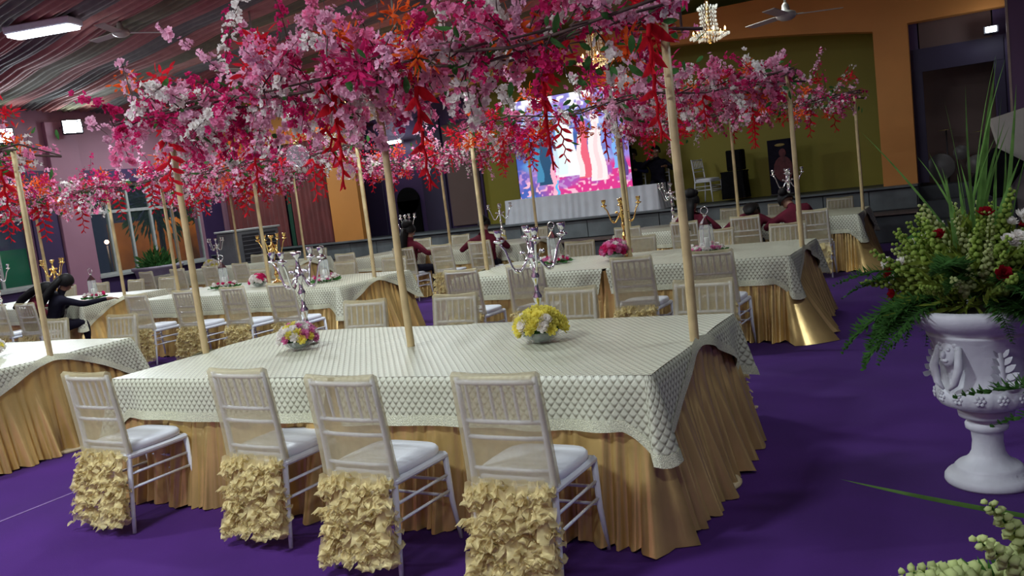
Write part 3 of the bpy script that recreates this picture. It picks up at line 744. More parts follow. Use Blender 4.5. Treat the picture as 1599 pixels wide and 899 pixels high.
BURST = [burst_tpl(random.Random(s)) for s in (1, 2, 3)]
BURST_ME = {(k, i): MB().add(BURST[i][0], BURST[i][1]).mesh('leaf_burst', PET[k]) for k in ('orange', 'red', 'magenta') for i in range(3)}
HELI_ME = [heliconia(random.Random(s), n, L).mesh('heliconia_garland', PET['red']) for s, n, L in ((1, 9, .46), (2, 7, .36), (3, 11, .5))]
LEAFT = leaf_tpl(.09, .02, .02, 3)
BL_ME = {k: MB().add(*BLOSSOM).mesh('blossom', m) for k, m in PET.items()}
CAN = {}
def canopy(key, seed, nspray, size, lo, label, individual=0, share=None, dz=0, flip=False):
    xr, y0 = TABLES[key]
    t = thing('blossom_canopy', label, 'flowers', (xr, y0+TW/2, dz), 0, 'artificial blossom canopies over the tables')
    if flip: t.location.x = xr-TL; t.rotation_euler.z = PI
    if share:
        for nm, me, kind, loc, rot, sc in CAN[share]:
            o = place(nm, me, t, loc, rot, sc)
            if kind: o['kind'] = kind
        return t
    rec = CAN.setdefault(seed, [])
    groups, br, bursts, hel = canopy_data(seed, nspray, size, lo)
    me = br.mesh('branches', M_WIRE); place('branches', me, t); rec.append(('branches', me, None, (0, 0, 0), (0, 0, 0), None))
    nm = {'blush': 'blush_blossoms', 'pink': 'pink_blossoms', 'magenta': 'magenta_blossoms', 'white': 'white_blossoms'}
    cam = Vector((1.3, -3.55, 1.64)) - Vector(t.location)
    if individual:
        allb = [(k, M) for k in nm for M in groups[k]]
        allb.sort(key=lambda q: (Vector(q[1].translation)-cam).length/(q[1].to_scale().x))
        first = set()
        for k, M in allb[:individual]:
            o = place(nm[k][:-1], BL_ME[k], t); o.matrix_local = M; first.add(id(M))
        for k in nm: groups[k] = [M for M in groups[k] if id(M) not in first]
    for k in nm:
        me = batch(BLOSSOM_LO if lo else BLOSSOM, groups[k]).mesh(nm[k], PET[k]); o = place(nm[k], me, t); o['kind'] = 'stuff'; rec.append((nm[k], me, 'stuff', (0, 0, 0), (0, 0, 0), None))
    R = random.Random(seed+50)
    lv = MB()
    for _ in range(150):
        x = -TL-.1+(TL+.2)*R.random(); d = Vector((R.gauss(0, 1), R.gauss(0, 1), R.gauss(-.3, 1)))
        lv.inst(LEAFT, aim((x, R.gauss(0, .25), 2.38+R.gauss(0, .13)), d, R.uniform(.7, 1.2), R.uniform(0, 6)))
    me = lv.mesh('green_leaves', M_LEAF); o = place('green_leaves', me, t); o['kind'] = 'stuff'; rec.append(('green_leaves', me, 'stuff', (0, 0, 0), (0, 0, 0), None))
    for c, s, k in bursts:
        me = BURST_ME[(k, R.randrange(3))]; rot = (R.uniform(0, 1), R.uniform(0, 1), R.uniform(0, 6)); o = place('leaf_burst', me, t, c, rot, s); o['kind'] = 'stuff'; rec.append(('leaf_burst', me, 'stuff', c, rot, s))
    for c, s, a in hel:
        me = HELI_ME[R.randrange(3)]; place('heliconia_garland', me, t, c, (0, 0, a), s); rec.append(('heliconia_garland', me, None, c, (0, 0, a), s))
    return t
canopy('A', 101, 330, .026, False, 'largest pink, white and red blossom canopy above the front table', individual=300)
canopy('C', 102, 225, .027, False, 'pink and white blossom canopy above the second row aisle table')
canopy('B', 103, 200, .027, True, 'blossom canopy above the left edge front table')
canopy('D', 104, 260, .030, True, 'blossom canopy above the second row middle table')
canopy('E', 0, 0, 0, True, 'pale pink blossom canopy above the second row window table', share=104, flip=True)
canopy('F', 105, 260, .030, True, 'red and pink blossom canopy above the back row aisle table')
canopy('G', 0, 0, 0, True, 'blossom canopy over the back row table before the screen', share=105, flip=True)
canopy('H', 0, 0, 0, True, 'blossom canopy over the back row table by the air cooler', share=105)

# ------------------------------------------------------------------ table decoration
def candelabrum_meshes(m):
    st = MB().lathe([(.065, 0), (.066, .012), (.05, .02), (.022, .035), (.014, .06), (.026, .09), (.03, .11), (.018, .135), (.012, .17), (.024, .2), (.028, .22), (.014, .245), (.011, .29), (.02, .315), (.026, .335), (.014, .36), (.012, .40), (.03, .43), (.036, .45), (.022, .475), (.012, .52), (.012, .56), (.03, .575), (.034, .6), (.02, .604), (.018, .59), (.0, .585)], 12)
    arm = MB(); pts = []
    for i in range(11):
        q = i/10; pts.append((.03+.15*q, 0, .44-.075*math.sin(PI*min(1, q*1.25))+.10*max(0, q-.55)/.45))
    arm.tube(pts, [.009-.002*i/10 for i in range(11)], 6)
    arm.ball((.10, 0, .375), .012, 8, 5); arm.ball((.06, 0, .47), .013, 8, 5); arm.tube([(.035, 0, .45), (.05, 0, .48), (.07, 0, .47)], .006, 5)
    cup = MB().lathe([(.004, 0), (.03, .012), (.033, .02), (.012, .026), (.012, .04), (.02, .05), (.024, .075), (.024, .08), (.016, .078), (.0, .06)], 10)
    return st.mesh('stem', m), arm.mesh('arm', m), cup.mesh('candle_cup', m)
CS = candelabrum_meshes(M_SILVER); CG = candelabrum_meshes(M_GOLD)
def candelabrum(x, y, z, me, label, rz=.4, sc=1.):
    t = thing('candelabrum', label, 'candelabrum', (x, y, z), rz, 'table candelabra', sc)
    place('stem', me[0], t)
    for k in range(4):
        a = place('arm', me[1], t, (0, 0, 0), (0, 0, k*PI/2)); place('candle_cup', me[2], a, (.18, 0, .535-.0))
    return t
FOL = MB()
_r = random.Random(5)
for _ in range(260):
    th = _r.uniform(0, 2*PI); ph = _r.uniform(.1, 1.6); d = Vector((math.cos(th)*math.sin(ph), math.sin(th)*math.sin(ph), math.cos(ph)))
    FOL.inst(leaf_tpl(1, .2, .1, 2), aim(d*.07+Vector((0, 0, .03)), d+Vector((_r.gauss(0, .4), _r.gauss(0, .4), 0)), _r.uniform(.04, .075), _r.uniform(0, 6)))
FOL.ball((0, 0, .035), .085, 12, 7, sc=(1, 1, .85))
FOL_ME = FOL.mesh('foliage', M_LEAF)
GB_ME = MB().lathe([(.05, 0), (.055, .004), (.09, .03), (.10, .055), (.096, .055), (.085, .032), (.05, .008), (0, .008)], 20).mesh('glass_bowl', M_GLASS)
CARN_ME = {k: MB().add(*CARN).mesh('carnation', m) for k, m in (('w', PET['white']), ('y', M_YELLOW), ('p', M_ROSEPINK), ('r', PET['magenta']))}
def flower_bowl(x, y, z, cols, label, n=44, sc=1., single=True, seed=1):
    t = thing('flower_bowl', label, 'flowers', (x, y, z), 0, 'flower bowls on the tables', sc)
    place('glass_bowl', GB_ME, t); place('foliage', FOL_ME, t, (0, 0, .03), sc=.86)
    R = random.Random(seed); joined = MB()
    for i in range(n):
        q = (i+.5)/n; ph = math.acos(1-q*.92); th = i*2.399963
        d = Vector((math.cos(th)*math.sin(ph), math.sin(th)*math.sin(ph), math.cos(ph)*.85))
        c = R.choice(cols) if not isinstance(cols, str) or len(cols) == 1 else cols[R.randrange(len(cols))]
        M = aim(d*.115+Vector((0, 0, .055)), d, R.uniform(.030, .038), R.uniform(0, 6))
        if single: o = place('carnation', CARN_ME[c], t); o.matrix_local = M
        else: joined.inst((CARN[0], CARN[1]), M, 'wypr'.index(c))
    if not single: joined.obj('carnations', [PET['white'], M_YELLOW, M_ROSEPINK, PET['magenta']], t)
    return t
LB = MB().lathe([(.07, 0), (.072, .012), (.06, .02), (.0, .02)], 6).mesh('lantern_base', M_SILVER, False)
LG = MB().lathe([(.055, .02), (.06, .1), (.058, .22), (.05, .25)], 6).mesh('glass_body', M_GLASS, False)
lr = MB().lathe([(.058, .25), (.05, .262), (.012, .31), (.012, .325), (.02, .335), (.008, .345)], 6)
for k in range(6): a = 2*PI*k/6; lr.tube([(.056*math.cos(a), .056*math.sin(a), .02), (.06*math.cos(a), .06*math.sin(a), .1), (.051*math.cos(a), .051*math.sin(a), .252)], .003, 4)
LR_ME = lr.mesh('lantern_roof', M_SILVER, False)
LH = MB().tube([(.032*math.cos(a), 0, .375+.032*math.sin(a)) for a in [2*PI*i/14 for i in range(15)]], .004, 5, cap=False).mesh('ring_handle', M_SILVER)
LC = MB().lathe([(.025, .02), (.025, .13), (.02, .135), (.0, .13)], 10).mesh('candle', mat('candle_wax', (.75, .72, .64), rough=.5))
def lantern(x, y, z, label, sc=1.15):
    t = thing('glass_lantern', label, 'lantern', (x, y, z), .3, 'glass lanterns on the tables', sc)
    for n, m in (('lantern_base', LB), ('glass_body', LG), ('lantern_roof', LR_ME), ('ring_handle', LH), ('candle', LC)): place(n, m, t)
def flower_ring(x, y, z, cols, label, seed=1, n=30, sc=1.):
    t = thing('flower_ring', label, 'flowers', (x, y, z), 0, 'flower rings round the lanterns', sc); R = random.Random(seed); mb = MB(); fo = MB()
    for i in range(n):
        a = 2*PI*i/n*1.0+R.uniform(-.1, .1); r = .135+R.gauss(0, .014); zz = .04+R.uniform(-.02, .03)
        mb.inst(CARN, aim((r*math.cos(a), r*math.sin(a), zz), (math.cos(a)*.6, math.sin(a)*.6, 1), R.uniform(.024, .032), R.uniform(0, 6)), 'wypr'.index(cols[R.randrange(len(cols))]))
    for i in range(110):
        a = R.uniform(0, 6.28); r = .135+R.gauss(0, .03)
        fo.inst(leaf_tpl(1, .22, .1, 2), aim((r*math.cos(a), r*math.sin(a), .012), (math.cos(a)+R.gauss(0, .6), math.sin(a)+R.gauss(0, .6), R.uniform(.05, .6)), R.uniform(.04, .07), R.uniform(0, 6)))
    mb.obj('carnations', [PET['white'], M_YELLOW, M_ROSEPINK, PET['magenta']], t); fo.obj('foliage', M_LEAF, t)
ZC = ZT+.017
flower_bowl(-2.70, .77, ZC, 'wwwpypw', 'round bowl of white, pink and yellow flowers, left on the front table', seed=3)
candelabrum(-2.79, .97, ZC, CS, 'silver candelabrum behind the mixed flower bowl on the front table', .2, 1.05)
flower_bowl(-.91, .79, ZC, 'yyyyyyw', 'round bowl of yellow flowers on the front table', sc=1.12, seed=5)
candelabrum(-1.01, 1.0, ZC, CS, 'silver candelabrum behind the yellow flower bowl on the front table', .6, 1.05)
flower_bowl(-6.1, .72, ZC, 'wwwy', 'bowl of white and yellow flowers on the left edge front table', seed=9)
flower_bowl(-2.14, 5.2, ZC, 'ppwrp', 'tall bowl of pink and white flowers, middle of the second row aisle table', sc=1.25, seed=11)
candelabrum(-2.12, 5.46, ZC, CG, 'gold candelabrum in the middle of the second row aisle table', .3, 1.05)
for x, y, n, sd in ((-2.92, 5.3, 'left on the second row aisle table', 1), (-1.15, 5.25, 'right on the second row aisle table', 2)):
    lantern(x, y, ZC, 'glass lantern with ring handle, '+n); flower_ring(x, y, ZC, 'ppwrw', 'pink and white flower ring round the lantern, '+n, sd)
lantern(-6.14, 5.15, ZC, 'glass lantern, right on the second row middle table'); flower_ring(-6.14, 5.15, ZC, 'rpww', 'pink and white flower ring, right on the second row middle table', 3)
lantern(-8.1, 5.3, ZC, 'glass lantern, left on the second row middle table'); flower_ring(-8.1, 5.3, ZC, 'wwr', 'white flower ring, left on the second row middle table', 4)
candelabrum(-7.3, 5.5, ZC, CG, 'gold candelabrum in the middle of the second row middle table', .3, 1.1); flower_bowl(-7.3, 5.15, ZC, 'rrww', 'red and white flower bowl before the gold candelabrum', single=False, seed=13)
candelabrum(-11.7, 5.2, ZC, CG, 'gold candelabrum on the second row window table', .3, 1.1)
candelabrum(-12.9, 5.0, ZC, CS, 'silver candelabrum near the left picture edge', .7, 1.1)
lantern(-10.75, 5.15, ZC, 'glass lantern on the second row window table'); flower_ring(-10.75, 5.15, ZC, 'rwr', 'dark red and white flower ring on the second row window table', 6)
candelabrum(-1.15, 9.95, ZC, CS, 'silver candelabrum before the leaning person in maroon, back row', .3, 1.15)
flower_bowl(-2.75, 9.6, ZC, 'wwyw', 'white and yellow flower bowl on the back row aisle table', single=False, seed=15)
candelabrum(-2.95, 9.9, ZC, CS, 'silver candelabrum beside the white flower bowl, back row aisle table', .9, 1.15)
candelabrum(-8.1, 9.9, ZC, CS, 'silver candelabrum, left on the back row middle table', .2, 1.1)
candelabrum(-6.1, 9.95, ZC, CS, 'silver candelabrum, right on the back row middle table', .5, 1.1)
flower_bowl(-6.0, 9.6, ZC, 'wwyw', 'white flower bowl on the back row middle table', single=False, seed=17)
candelabrum(-12.9, 9.75, ZC, CS, 'silver candelabrum on the back row cooler table', .2, 1.05)
flower_bowl(-12.8, 9.45, ZC, 'wwyw', 'white flower bowl on the back row cooler table', single=False, sc=1.2, seed=19)

# ------------------------------------------------------------------ white urns with flower arrangements
def urn_meshes():
    prof = [(0, 0), (.19, 0), (.196, .012), (.194, .03), (.182, .045), (.15, .055), (.15, .075), (.135, .09), (.11, .1), (.085, .125), (.072, .15), (.066, .2), (.07, .245), (.078, .255), (.092, .265), (.094, .285), (.085, .298), (.078, .305), (.085, .315), (.118, .325), (.122, .35), (.11, .362), (.15, .375), (.195, .395), (.212, .425), (.214, .455), (.2, .485), (.182, .497), (.184, .56), (.196, .63), (.214, .69), (.232, .725), (.236, .735), (.228, .74), (.262, .765), (.296, .79), (.314, .82), (.316, .85), (.30, .865), (.27, .855), (.22, .8), (0, .78)]
    def rf(r, z, a):
        if .385 < z < .485: return r*(1+.018*math.cos(24*a)*math.sin(PI*(z-.385)/.1))
        if .045 <= z <= .1: return r*(1+.006*math.cos(48*a))
        return r
    body = MB().lathe(prof, 96, rfun=rf).mesh('urn_body', M_STONE)
    # relief: leaf spray, one per panel
    lf = MB()
    for i in range(7):
        q = i/6
        for sgn in (-1, 1):
            tp = leaf_tpl(1, .26, .12, 4); p = Vector((sgn*.005, -.006, -.085+.17*q)); d = Vector((sgn*(.95-.5*q), -.25, .25+q*.6))
            lf.inst(tp, aim(p, d, .062-.03*q, sgn*1.2))
    lf.ball((0, -.004, .0), .014, 8, 5, sc=(1, .6, 7)); lf.ball((0, -.008, .10), .018, 8, 5)
    leaf = lf.mesh('relief_leaf', M_STONE)
    mk = MB().ball((0, 0, 0), .05, 12, 8, sc=(.85, .55, 1.15)).ball((0, -.03, -.005), .014, 8, 5, sc=(.8, 1, 1.3)).ball((-.018, -.022, .018), .009, 6, 4).ball((.018, -.022, .018), .009, 6, 4).ball((0, -.022, -.03), .016, 8, 4, sc=(1.3, .6, .6))
    for i in range(9):
        a = PI*i/8; mk.ball((.052*math.cos(a), 0, .058*math.sin(a)), .017, 6, 4)
    mk.tube([(-.05, 0, .03), (-.065, -.01, -.06), (-.045, -.005, -.13), (-.015, .0, -.16)], [.014, .02, .016, .006], 6).tube([(.05, 0, .03), (.065, -.01, -.06), (.045, -.005, -.13), (.015, .0, -.16)], [.014, .02, .016, .006], 6)
    mask = mk.mesh('relief_scroll', M_STONE)
    rs = MB().ball((0, 0, 0), .010, 6, 4)
    for k in range(6): rs.ball((.017*math.cos(k*PI/3), 0, .017*math.sin(k*PI/3)), .010, 6, 4, sc=(1, .6, 1))
    ros = rs.mesh('rosette', M_STONE)
    return body, leaf, mask, ros
UM = urn_meshes()
def urn(x, y, label, rz=0):
    t = thing('garden_urn', label, 'urn', (x, y, 0), rz, 'white pedestal urns along the aisle')
    place('urn_body', UM[0], t)
    for k in range(6):
        a = 2*PI*k/6
        d = Vector((math.sin(a), -math.cos(a), 0))
        if k % 2 == 0: place('relief_leaf', UM[1], t, d*.205+Vector((0, 0, .61)), (-.18, 0, a), 1.15)
        else: place('relief_scroll', UM[2], t, d*.215+Vector((0, 0, .66)), (-.15, 0, a), 1.05)
    for k in range(14):
        a = 2*PI*k/14; d = Vector((math.sin(a), -math.cos(a), 0)); place('rosette', UM[3], t, d*.214+Vector((0, 0, .445)), (0, 0, a), 1.0)
    return t
def snap_mesh(seed, m, L=.42, n=36):
    """flower spike: stem with buds spiralling up it, smaller to the tip"""
    R = random.Random(seed); mb = MB(); c = R.uniform(-.06, .06)
    f = lambda q: Vector((c*q*q, .5*c*q*q, L*q))
    mb.tube([f(i/6) for i in range(7)], [.004*(1-.5*i/6) for i in range(7)], 4, mi=1)
    bud = ([(0, 0, 0), (.42, 0, .35), (0, .42, .35), (-.42, 0, .35), (0, -.42, .35), (.3, .3, .8), (-.3, .3, .85), (-.3, -.3, .8), (.3, -.3, .85), (0, 0, 1)],
           [(0, 2, 1), (0, 3, 2), (0, 4, 3), (0, 1, 4), (1, 2, 5), (2, 3, 6), (3, 4, 7), (4, 1, 8), (5, 2, 6), (6, 3, 7), (7, 4, 8), (8, 1, 5), (5, 6, 9), (6, 7, 9), (7, 8, 9), (8, 5, 9)])
    for i in range(n):
        q = .3+.7*i/(n-1); a = i*2.4; s = (.036*(1.15-q))+.012
        d = Vector((math.cos(a)*.8, math.sin(a)*.8, .55+.4*q)); mb.inst(bud, aim(f(q)+d*.004, d, s, R.uniform(0, 6)), 0)
    for i in range(6):
        q = .05+.045*i; a = R.uniform(0, 6); mb.inst(leaf_tpl(.08, .008, .01, 2), aim(f(q), (math.cos(a), math.sin(a), .7)), 1)
    return mb.mesh('snapdragon_spike', [m, M_FERN])
SNAP = [snap_mesh(1, M_LIME), snap_mesh(2, M_LIME), snap_mesh(3, M_PALELIME), snap_mesh(4, M_PALELIME, .36, 22)]
def fern_mesh(seed, L=.4):
    R = random.Random(seed); mb = MB(); f = lambda q: Vector((0, L*(q-.15*q*q), -.55*L*q*q+.12*L*q))
    mb.tube([f(i/8) for i in range(9)], [.003*(1-.7*i/8) for i in range(9)], 3, cap=False)
    for i in range(30):
        q = .08+.92*i/29; p = f(q); w = .085*L/.4*math.sin(PI*min(.98, .15+.8*q))
        for sg in (-1, 1):
            for k in range(3):
                d = Vector((sg*R.uniform(.5, 1), R.uniform(.1, .9), R.uniform(-.5, .4))); e = p+d.normalized()*w*R.uniform(.5, 1)
                sd = d.cross(Vector((0, 0, 1))).normalized()*.0035; b = len(mb.v)
                mb.add([p-sd, p+sd, (p+e)/2+sd*1.8, e, (p+e)/2-sd*1.8], [(0, 1, 2, 3, 4)])
    return mb.mesh('fern_frond', M_FERN)
FERNS = [fern_mesh(s, L) for s, L in ((1, .42), (2, .36), (3, .48))]
def blade_mesh(L, bend, w=.012):
    def fn(u, v):
        ww = w*(1-v**3)*(.6+.4*min(1, v*6)); return ((u-.5)*2*ww, bend*v**2.2-.25*ww*(1-abs(2*u-1)), L*v*(1-.12*abs(bend)/L*v))
    return MB().grid(fn, 2, 10).mesh('grass_blade', M_BLADE)
BLADES = [blade_mesh(.95, .05), blade_mesh(1.05, .12), blade_mesh(.8, .22), blade_mesh(.65, .1)]
ROSE_ME = MB().add(*ROSE).mesh('red_rose', M_DARKRED); WC_ME = MB().add(*CARN).mesh('white_carnation', PET['white'])
def arrangement(x, y, label, seed, nsnap=62, nfern=56, nrose=20, nwhite=20, blades=True):
    R = random.Random(seed); t = thing('flower_arrangement', label, 'flowers', (x, y, .85), 0, 'flower arrangements in the urns')
    core = MB()
    for i in range(1300):
        th = R.uniform(0, 2*PI); ph = R.uniform(0, 1.62); d = Vector((math.cos(th)*math.sin(ph), math.sin(th)*math.sin(ph), math.cos(ph))); r = R.uniform(.10, .33)
        core.inst(leaf_tpl(1, .09, .12, 2), aim(d*r*Vector((1, 1, 1.1)).x+Vector((0, 0, .03)), d+Vector((R.gauss(0, .4), R.gauss(0, .4), R.gauss(0, .4))), R.uniform(.07, .14), R.uniform(0, 6)))
    o = core.obj('foliage_mass', M_OLIVELEAF, t); o['kind'] = 'stuff'
    for i in range(nsnap):
        th = i*2.4+R.uniform(-.2, .2); ph = math.acos(1-(i+.5)/nsnap*.9)*.95; d = Vector((math.cos(th)*math.sin(ph), math.sin(th)*math.sin(ph), math.cos(ph)*1.1))
        o = place('snapdragon_spike', SNAP[R.randrange(4)], t); o.matrix_local = aim(d*.06+Vector((0, 0, .02)), d+Vector((R.gauss(0, .08), R.gauss(0, .08), .05)), R.uniform(.85, 1.15), R.uniform(0, 6))
    for i in range(nfern):
        a = R.uniform(0, 2*PI); low = i % 3 != 0
        o = place('fern_frond', FERNS[R.randrange(3)], t, (.17*math.cos(a), .17*math.sin(a), .06 if low else .12), (R.uniform(-.35, .15) if low else R.uniform(.2, .9), R.uniform(-.3, .3), a-PI/2), R.uniform(.85, 1.25))
    for i in range(nrose+nwhite):
        th = R.uniform(0, 2*PI); ph = R.uniform(.25, 1.45); d = Vector((math.cos(th)*math.sin(ph), math.sin(th)*math.sin(ph), math.cos(ph))); r = R.uniform(.36, .43)
        if i < nrose: o = place('red_rose', ROSE_ME, t); s = R.uniform(.032, .042)
        else: o = place('white_carnation', WC_ME, t); s = R.uniform(.030, .040)
        o.matrix_local = aim(d*r+Vector((0, 0, .03)), d, s, R.uniform(0, 6))
    if blades:
        for i in range(24):
            a = R.uniform(0, 6.28); tilt = abs(R.gauss(0, .11)) if i < 17 else R.uniform(.3, .75)
            d = Vector((math.cos(a)*math.sin(tilt), math.sin(a)*math.sin(tilt), math.cos(tilt)))
            o = place('grass_blade', BLADES[R.randrange(4)], t); o.matrix_local = aim(Vector((R.gauss(0, .05), R.gauss(0, .05), .05)), d, R.uniform(.85, 1.1), R.uniform(0, 6))
    return t
urn(1.29, .99, 'white carved pedestal urn standing on the purple carpet', .35)
arrangement(1.29, .99, 'green and white snapdragons, red roses and tall grass in the urn', 21)
urn(1.85, -1.5, 'white pedestal urn below the right picture corner', .2)
t2 = arrangement(1.85, -1.5, 'pale snapdragon spikes and grass at the lower right corner', 25, nsnap=26, nfern=16, nrose=5, nwhite=5, blades=False)
for b, a in (((1.147, -2.057, .935), (1.299, -1.873, .831)), ((1.174, -1.986, .93), (1.341, -1.796, .805)), ((1.29, -1.973, .987), (1.388, -1.831, .785)), ((1.314, -1.844, .995), (1.392, -1.772, .781))):
    A, B = Vector(a), Vector(b); o = place('snapdragon_spike', SNAP[2], t2); o.matrix_local = aim(A-Vector((1.85, -1.5, .85)), B-A, (.85, .85, (B-A).length/.42), 1)
A, B = Vector((1.389, -1.756, .92)), Vector((1.074, -2.024, 1.064)); o = place('grass_blade', BLADES[0], t2); o.matrix_local = aim(A-Vector((1.85, -1.5, .85)), B-A, (.45, .45, (B-A).length/.95), 1.2)

# ------------------------------------------------------------------ people
def person(loc, rz, label, top=M_MAROON, bottom=M_DARKCLOTH, lean=.25, side=0., head=(0, 0), hands=((-.2, .42, .82), (.2, .42, .82)), hair='bun', stand=False, z=0):
    """facing +Y; one skinned surface, split into skin / top / trousers by the nearest bone"""
    V = []; Rd = []; E = []; Em = []
    def v(p, r): V.append(Vector(p)); Rd.append(r); return len(V)-1
    def e(a, b, m): E.append((a, b)); Em.append(m)
    hz = .93 if stand else .54
    rot = Matrix.Rotation(-lean, 3, 'X') @ Matrix.Rotation(side, 3, 'Y'); O = Vector((0, 0, hz))
    T = lambda x, y, q: O + rot @ Vector((x, y, q))
    pel = v(O, .135); wa = v(T(0, 0, .17), .118); ch = v(T(0, .01, .34), .14); nb = v(T(0, 0, .47), .075)
    hr = rot @ Matrix.Rotation(-head[0], 3, 'X') @ Matrix.Rotation(head[1], 3, 'Y'); NB = T(0, 0, .47)
    HP = lambda x, y, q: NB + hr @ Vector((x, y, q))
    nk = v(HP(0, .01, .07), .05); hb = v(HP(0, .025, .125), .068); hm = v(HP(0, .02, .195), .088); ht = v(HP(0, .01, .265), .066)
    ns = v(HP(0, .128, .17), .012); jaw = v(HP(0, .085, .105), .035)
    e(pel, wa, 1); e(wa, ch, 1); e(ch, nb, 1); e(nb, nk, 0); e(nk, hb, 0); e(hb, hm, 0); e(hm, ht, 0); e(hb, jaw, 0); e(hm, ns, 0)
    for sx in (-1, 1): k = v(HP(sx*.098, .01, .18), .014); e(hm, k, 0)
    for i, sx in enumerate((-1, 1)):
        sh = v(T(sx*.175, 0, .42), .062); e(ch, sh, 1)
        H_ = Vector(hands[i]); S_ = V[sh]; mid = (S_+H_)/2
        L = .58; dd = (H_-S_).length
        if dd > .55: H_ = S_+(H_-S_).normalized()*.55; dd = .55
        h = math.sqrt(max(0, (L/2)**2-(dd/2)**2)); out = Vector((sx*.75, -.35, -.55)); ax = (H_-S_).normalized(); out = (out-ax*out.dot(ax)).normalized()
        el = v(mid+out*h, .047); wr = v(H_, .030); e(sh, el, 1); e(el, wr, 1)
        hd = ((H_-V[el]).normalized()+Vector((0, .25, -.1))).normalized(); sd = hd.cross(Vector((0, 0, 1))).normalized()*sx
        pm = v(H_+hd*.075, .033); e(wr, pm, 0)
        for k, (o_, l_) in enumerate(((-.030, .075), (-.010, .088), (.010, .082), (.028, .065))):
            f1 = v(H_+hd*.115+sd*o_, .0095); f2 = v(H_+hd*(.115+l_*.5)+sd*o_*1.1+Vector((0, 0, -.006)), .009); f3 = v(H_+hd*(.115+l_*.9)+sd*o_*1.1+Vector((0, 0, -.025)), .0075)
            e(pm, f1, 0); e(f1, f2, 0); e(f2, f3, 0)
        t1 = v(H_+hd*.055-sd*.045, .0105); t2_ = v(H_+hd*.095-sd*.058+Vector((0, 0, -.01)), .0085); e(pm, t1, 0); e(t1, t2_, 0)
        if stand: hp = v((sx*.095, 0, .86), .095); kn = v((sx*.10, .02, .49), .066); an = v((sx*.10, -.01, .09), .043); to = v((sx*.115, .14, .035), .036)
        else: hp = v((sx*.10, .05, .525), .092); kn = v((sx*.12, .43, .52), .068); an = v((sx*.12, .40, .095), .043); to = v((sx*.13, .54, .037), .036)
        e(pel, hp, 2); e(hp, kn, 2); e(kn, an, 2); e(an, to, 3)
    me = bpy.data.meshes.new('sk'); me.from_pydata([tuple(p) for p in V], E, []); ob = bpy.data.objects.new('sk', me); COL.objects.link(ob)
    md = ob.modifiers.new('s', 'SKIN'); md.use_smooth_shade = True; ob.modifiers.new('d', 'SUBSURF').levels = 1
    for i, sv in enumerate(me.skin_vertices[0].data): sv.radius = (Rd[i], Rd[i]); sv.use_root = (i == pel)
    for i in (pel, wa, ch): me.skin_vertices[0].data[i].radius = (Rd[i]*1.12, Rd[i]*.8)
    dg = bpy.context.evaluated_depsgraph_get(); dg.update(); nm = bpy.data.meshes.new_from_object(ob.evaluated_get(dg)); bpy.data.objects.remove(ob)
    nm.name = 'person'; nm.materials.clear()
    for m in (M_SKIN, top, bottom, M_BLACK): nm.materials.append(m)
    A = np.array([V[a] for a, b in E]); B = np.array([V[b] for a, b in E]); RR = np.array([(Rd[a]+Rd[b])/2 for a, b in E]); AB = B-A; LL = (AB**2).sum(1)+1e-9
    for p in nm.polygons:
        c = np.array(p.center); tt = np.clip(((c-A)*AB).sum(1)/LL, 0, 1); d = np.linalg.norm(A+AB*tt[:, None]-c, axis=1)-RR; p.material_index = Em[int(d.argmin())]
    nm.polygons.foreach_set('use_smooth', [True]*len(nm.polygons))
    o = place('person', nm, None, (loc[0], loc[1], z), (0, 0, rz)); tag(o, label, 'person')
    hmb = MB()
    M3 = hr.to_4x4(); M3.translation = NB
    def cap(u, w):
        th = 2*PI*u; ph = PI*.60*w; r = .116
        front = math.cos(th-PI/2)         # 1 at the face
        ph *= (1-.34*max(0, front)) ; q = Vector((r*.92*math.sin(ph)*math.cos(th), r*math.sin(ph)*math.sin(th)+.005, r*1.12*math.cos(ph)+.185)); return M3 @ q
    hmb.grid(cap, 24, 8, closed=True)
    if hair == 'bun': hmb.ball(M3 @ Vector((0, -.115, .24)), .062, 12, 8)
    elif hair == 'pile':
        hmb.ball(M3 @ Vector((0, -.06, .29)), .085, 12, 8); hmb.ball(M3 @ Vector((.05, -.02, .31)), .05, 8, 6); hmb.ball(M3 @ Vector((-.05, -.05, .32)), .05, 8, 6)
        hmb.tube([M3 @ Vector((0, -.09, .2)), M3 @ Vector((0, -.13, .06)), M3 @ Vector((.02, -.15, -.12)), M3 @ Vector((.03, -.16, -.26))], [.075, .08, .07, .03], 10, flat=.6)
    elif hair == 'long': hmb.tube([M3 @ Vector((0, -.07, .22)), M3 @ Vector((0, -.12, .08)), M3 @ Vector((.01, -.16, -.1)), M3 @ Vector((.02, -.17, -.3))], [.09, .10, .10, .05], 12, flat=.55)
    hmb.obj('hair', M_HAIR, o)
    for sx in (-1, 1): MB().ball(M3 @ Vector((sx*.034, .098, .195)), .011, 8, 6).obj('eye', M_WHITE, o)
    MB().ball(M3 @ Vector((0, .104, .122)), .022, 8, 5, sc=(1, .35, .3)).obj('mouth', PET['red'], o)
    return o
person((-.72, 8.62), .25, 'person in a maroon top leaning sideways over the back row aisle table', lean=.42, side=-.30, head=(.35, -.15), hands=((-.42, .40, .80), (-.05, .46, .80)), hair='bun')
person((-1.5, 8.60), .1, 'person in maroon slumped forward with head down on the table', lean=.75, side=.05, head=(.5, 0), hands=((-.3, .45, .79), (.28, .44, .79)), hair='long')
person((-2.3, 8.60), -.1, 'person with long piled black hair sitting beside the white flower bowl', lean=.22, head=(.05, 0), hands=((-.2, .42, .80), (.22, .40, .80)), hair='pile')
person((-5.68, 8.56), .35, 'person in maroon with short dark hair at the back row middle table', lean=.22, head=(.1, 0), hands=((-.42, .35, .80), (.2, .42, .80)), hair='bun')
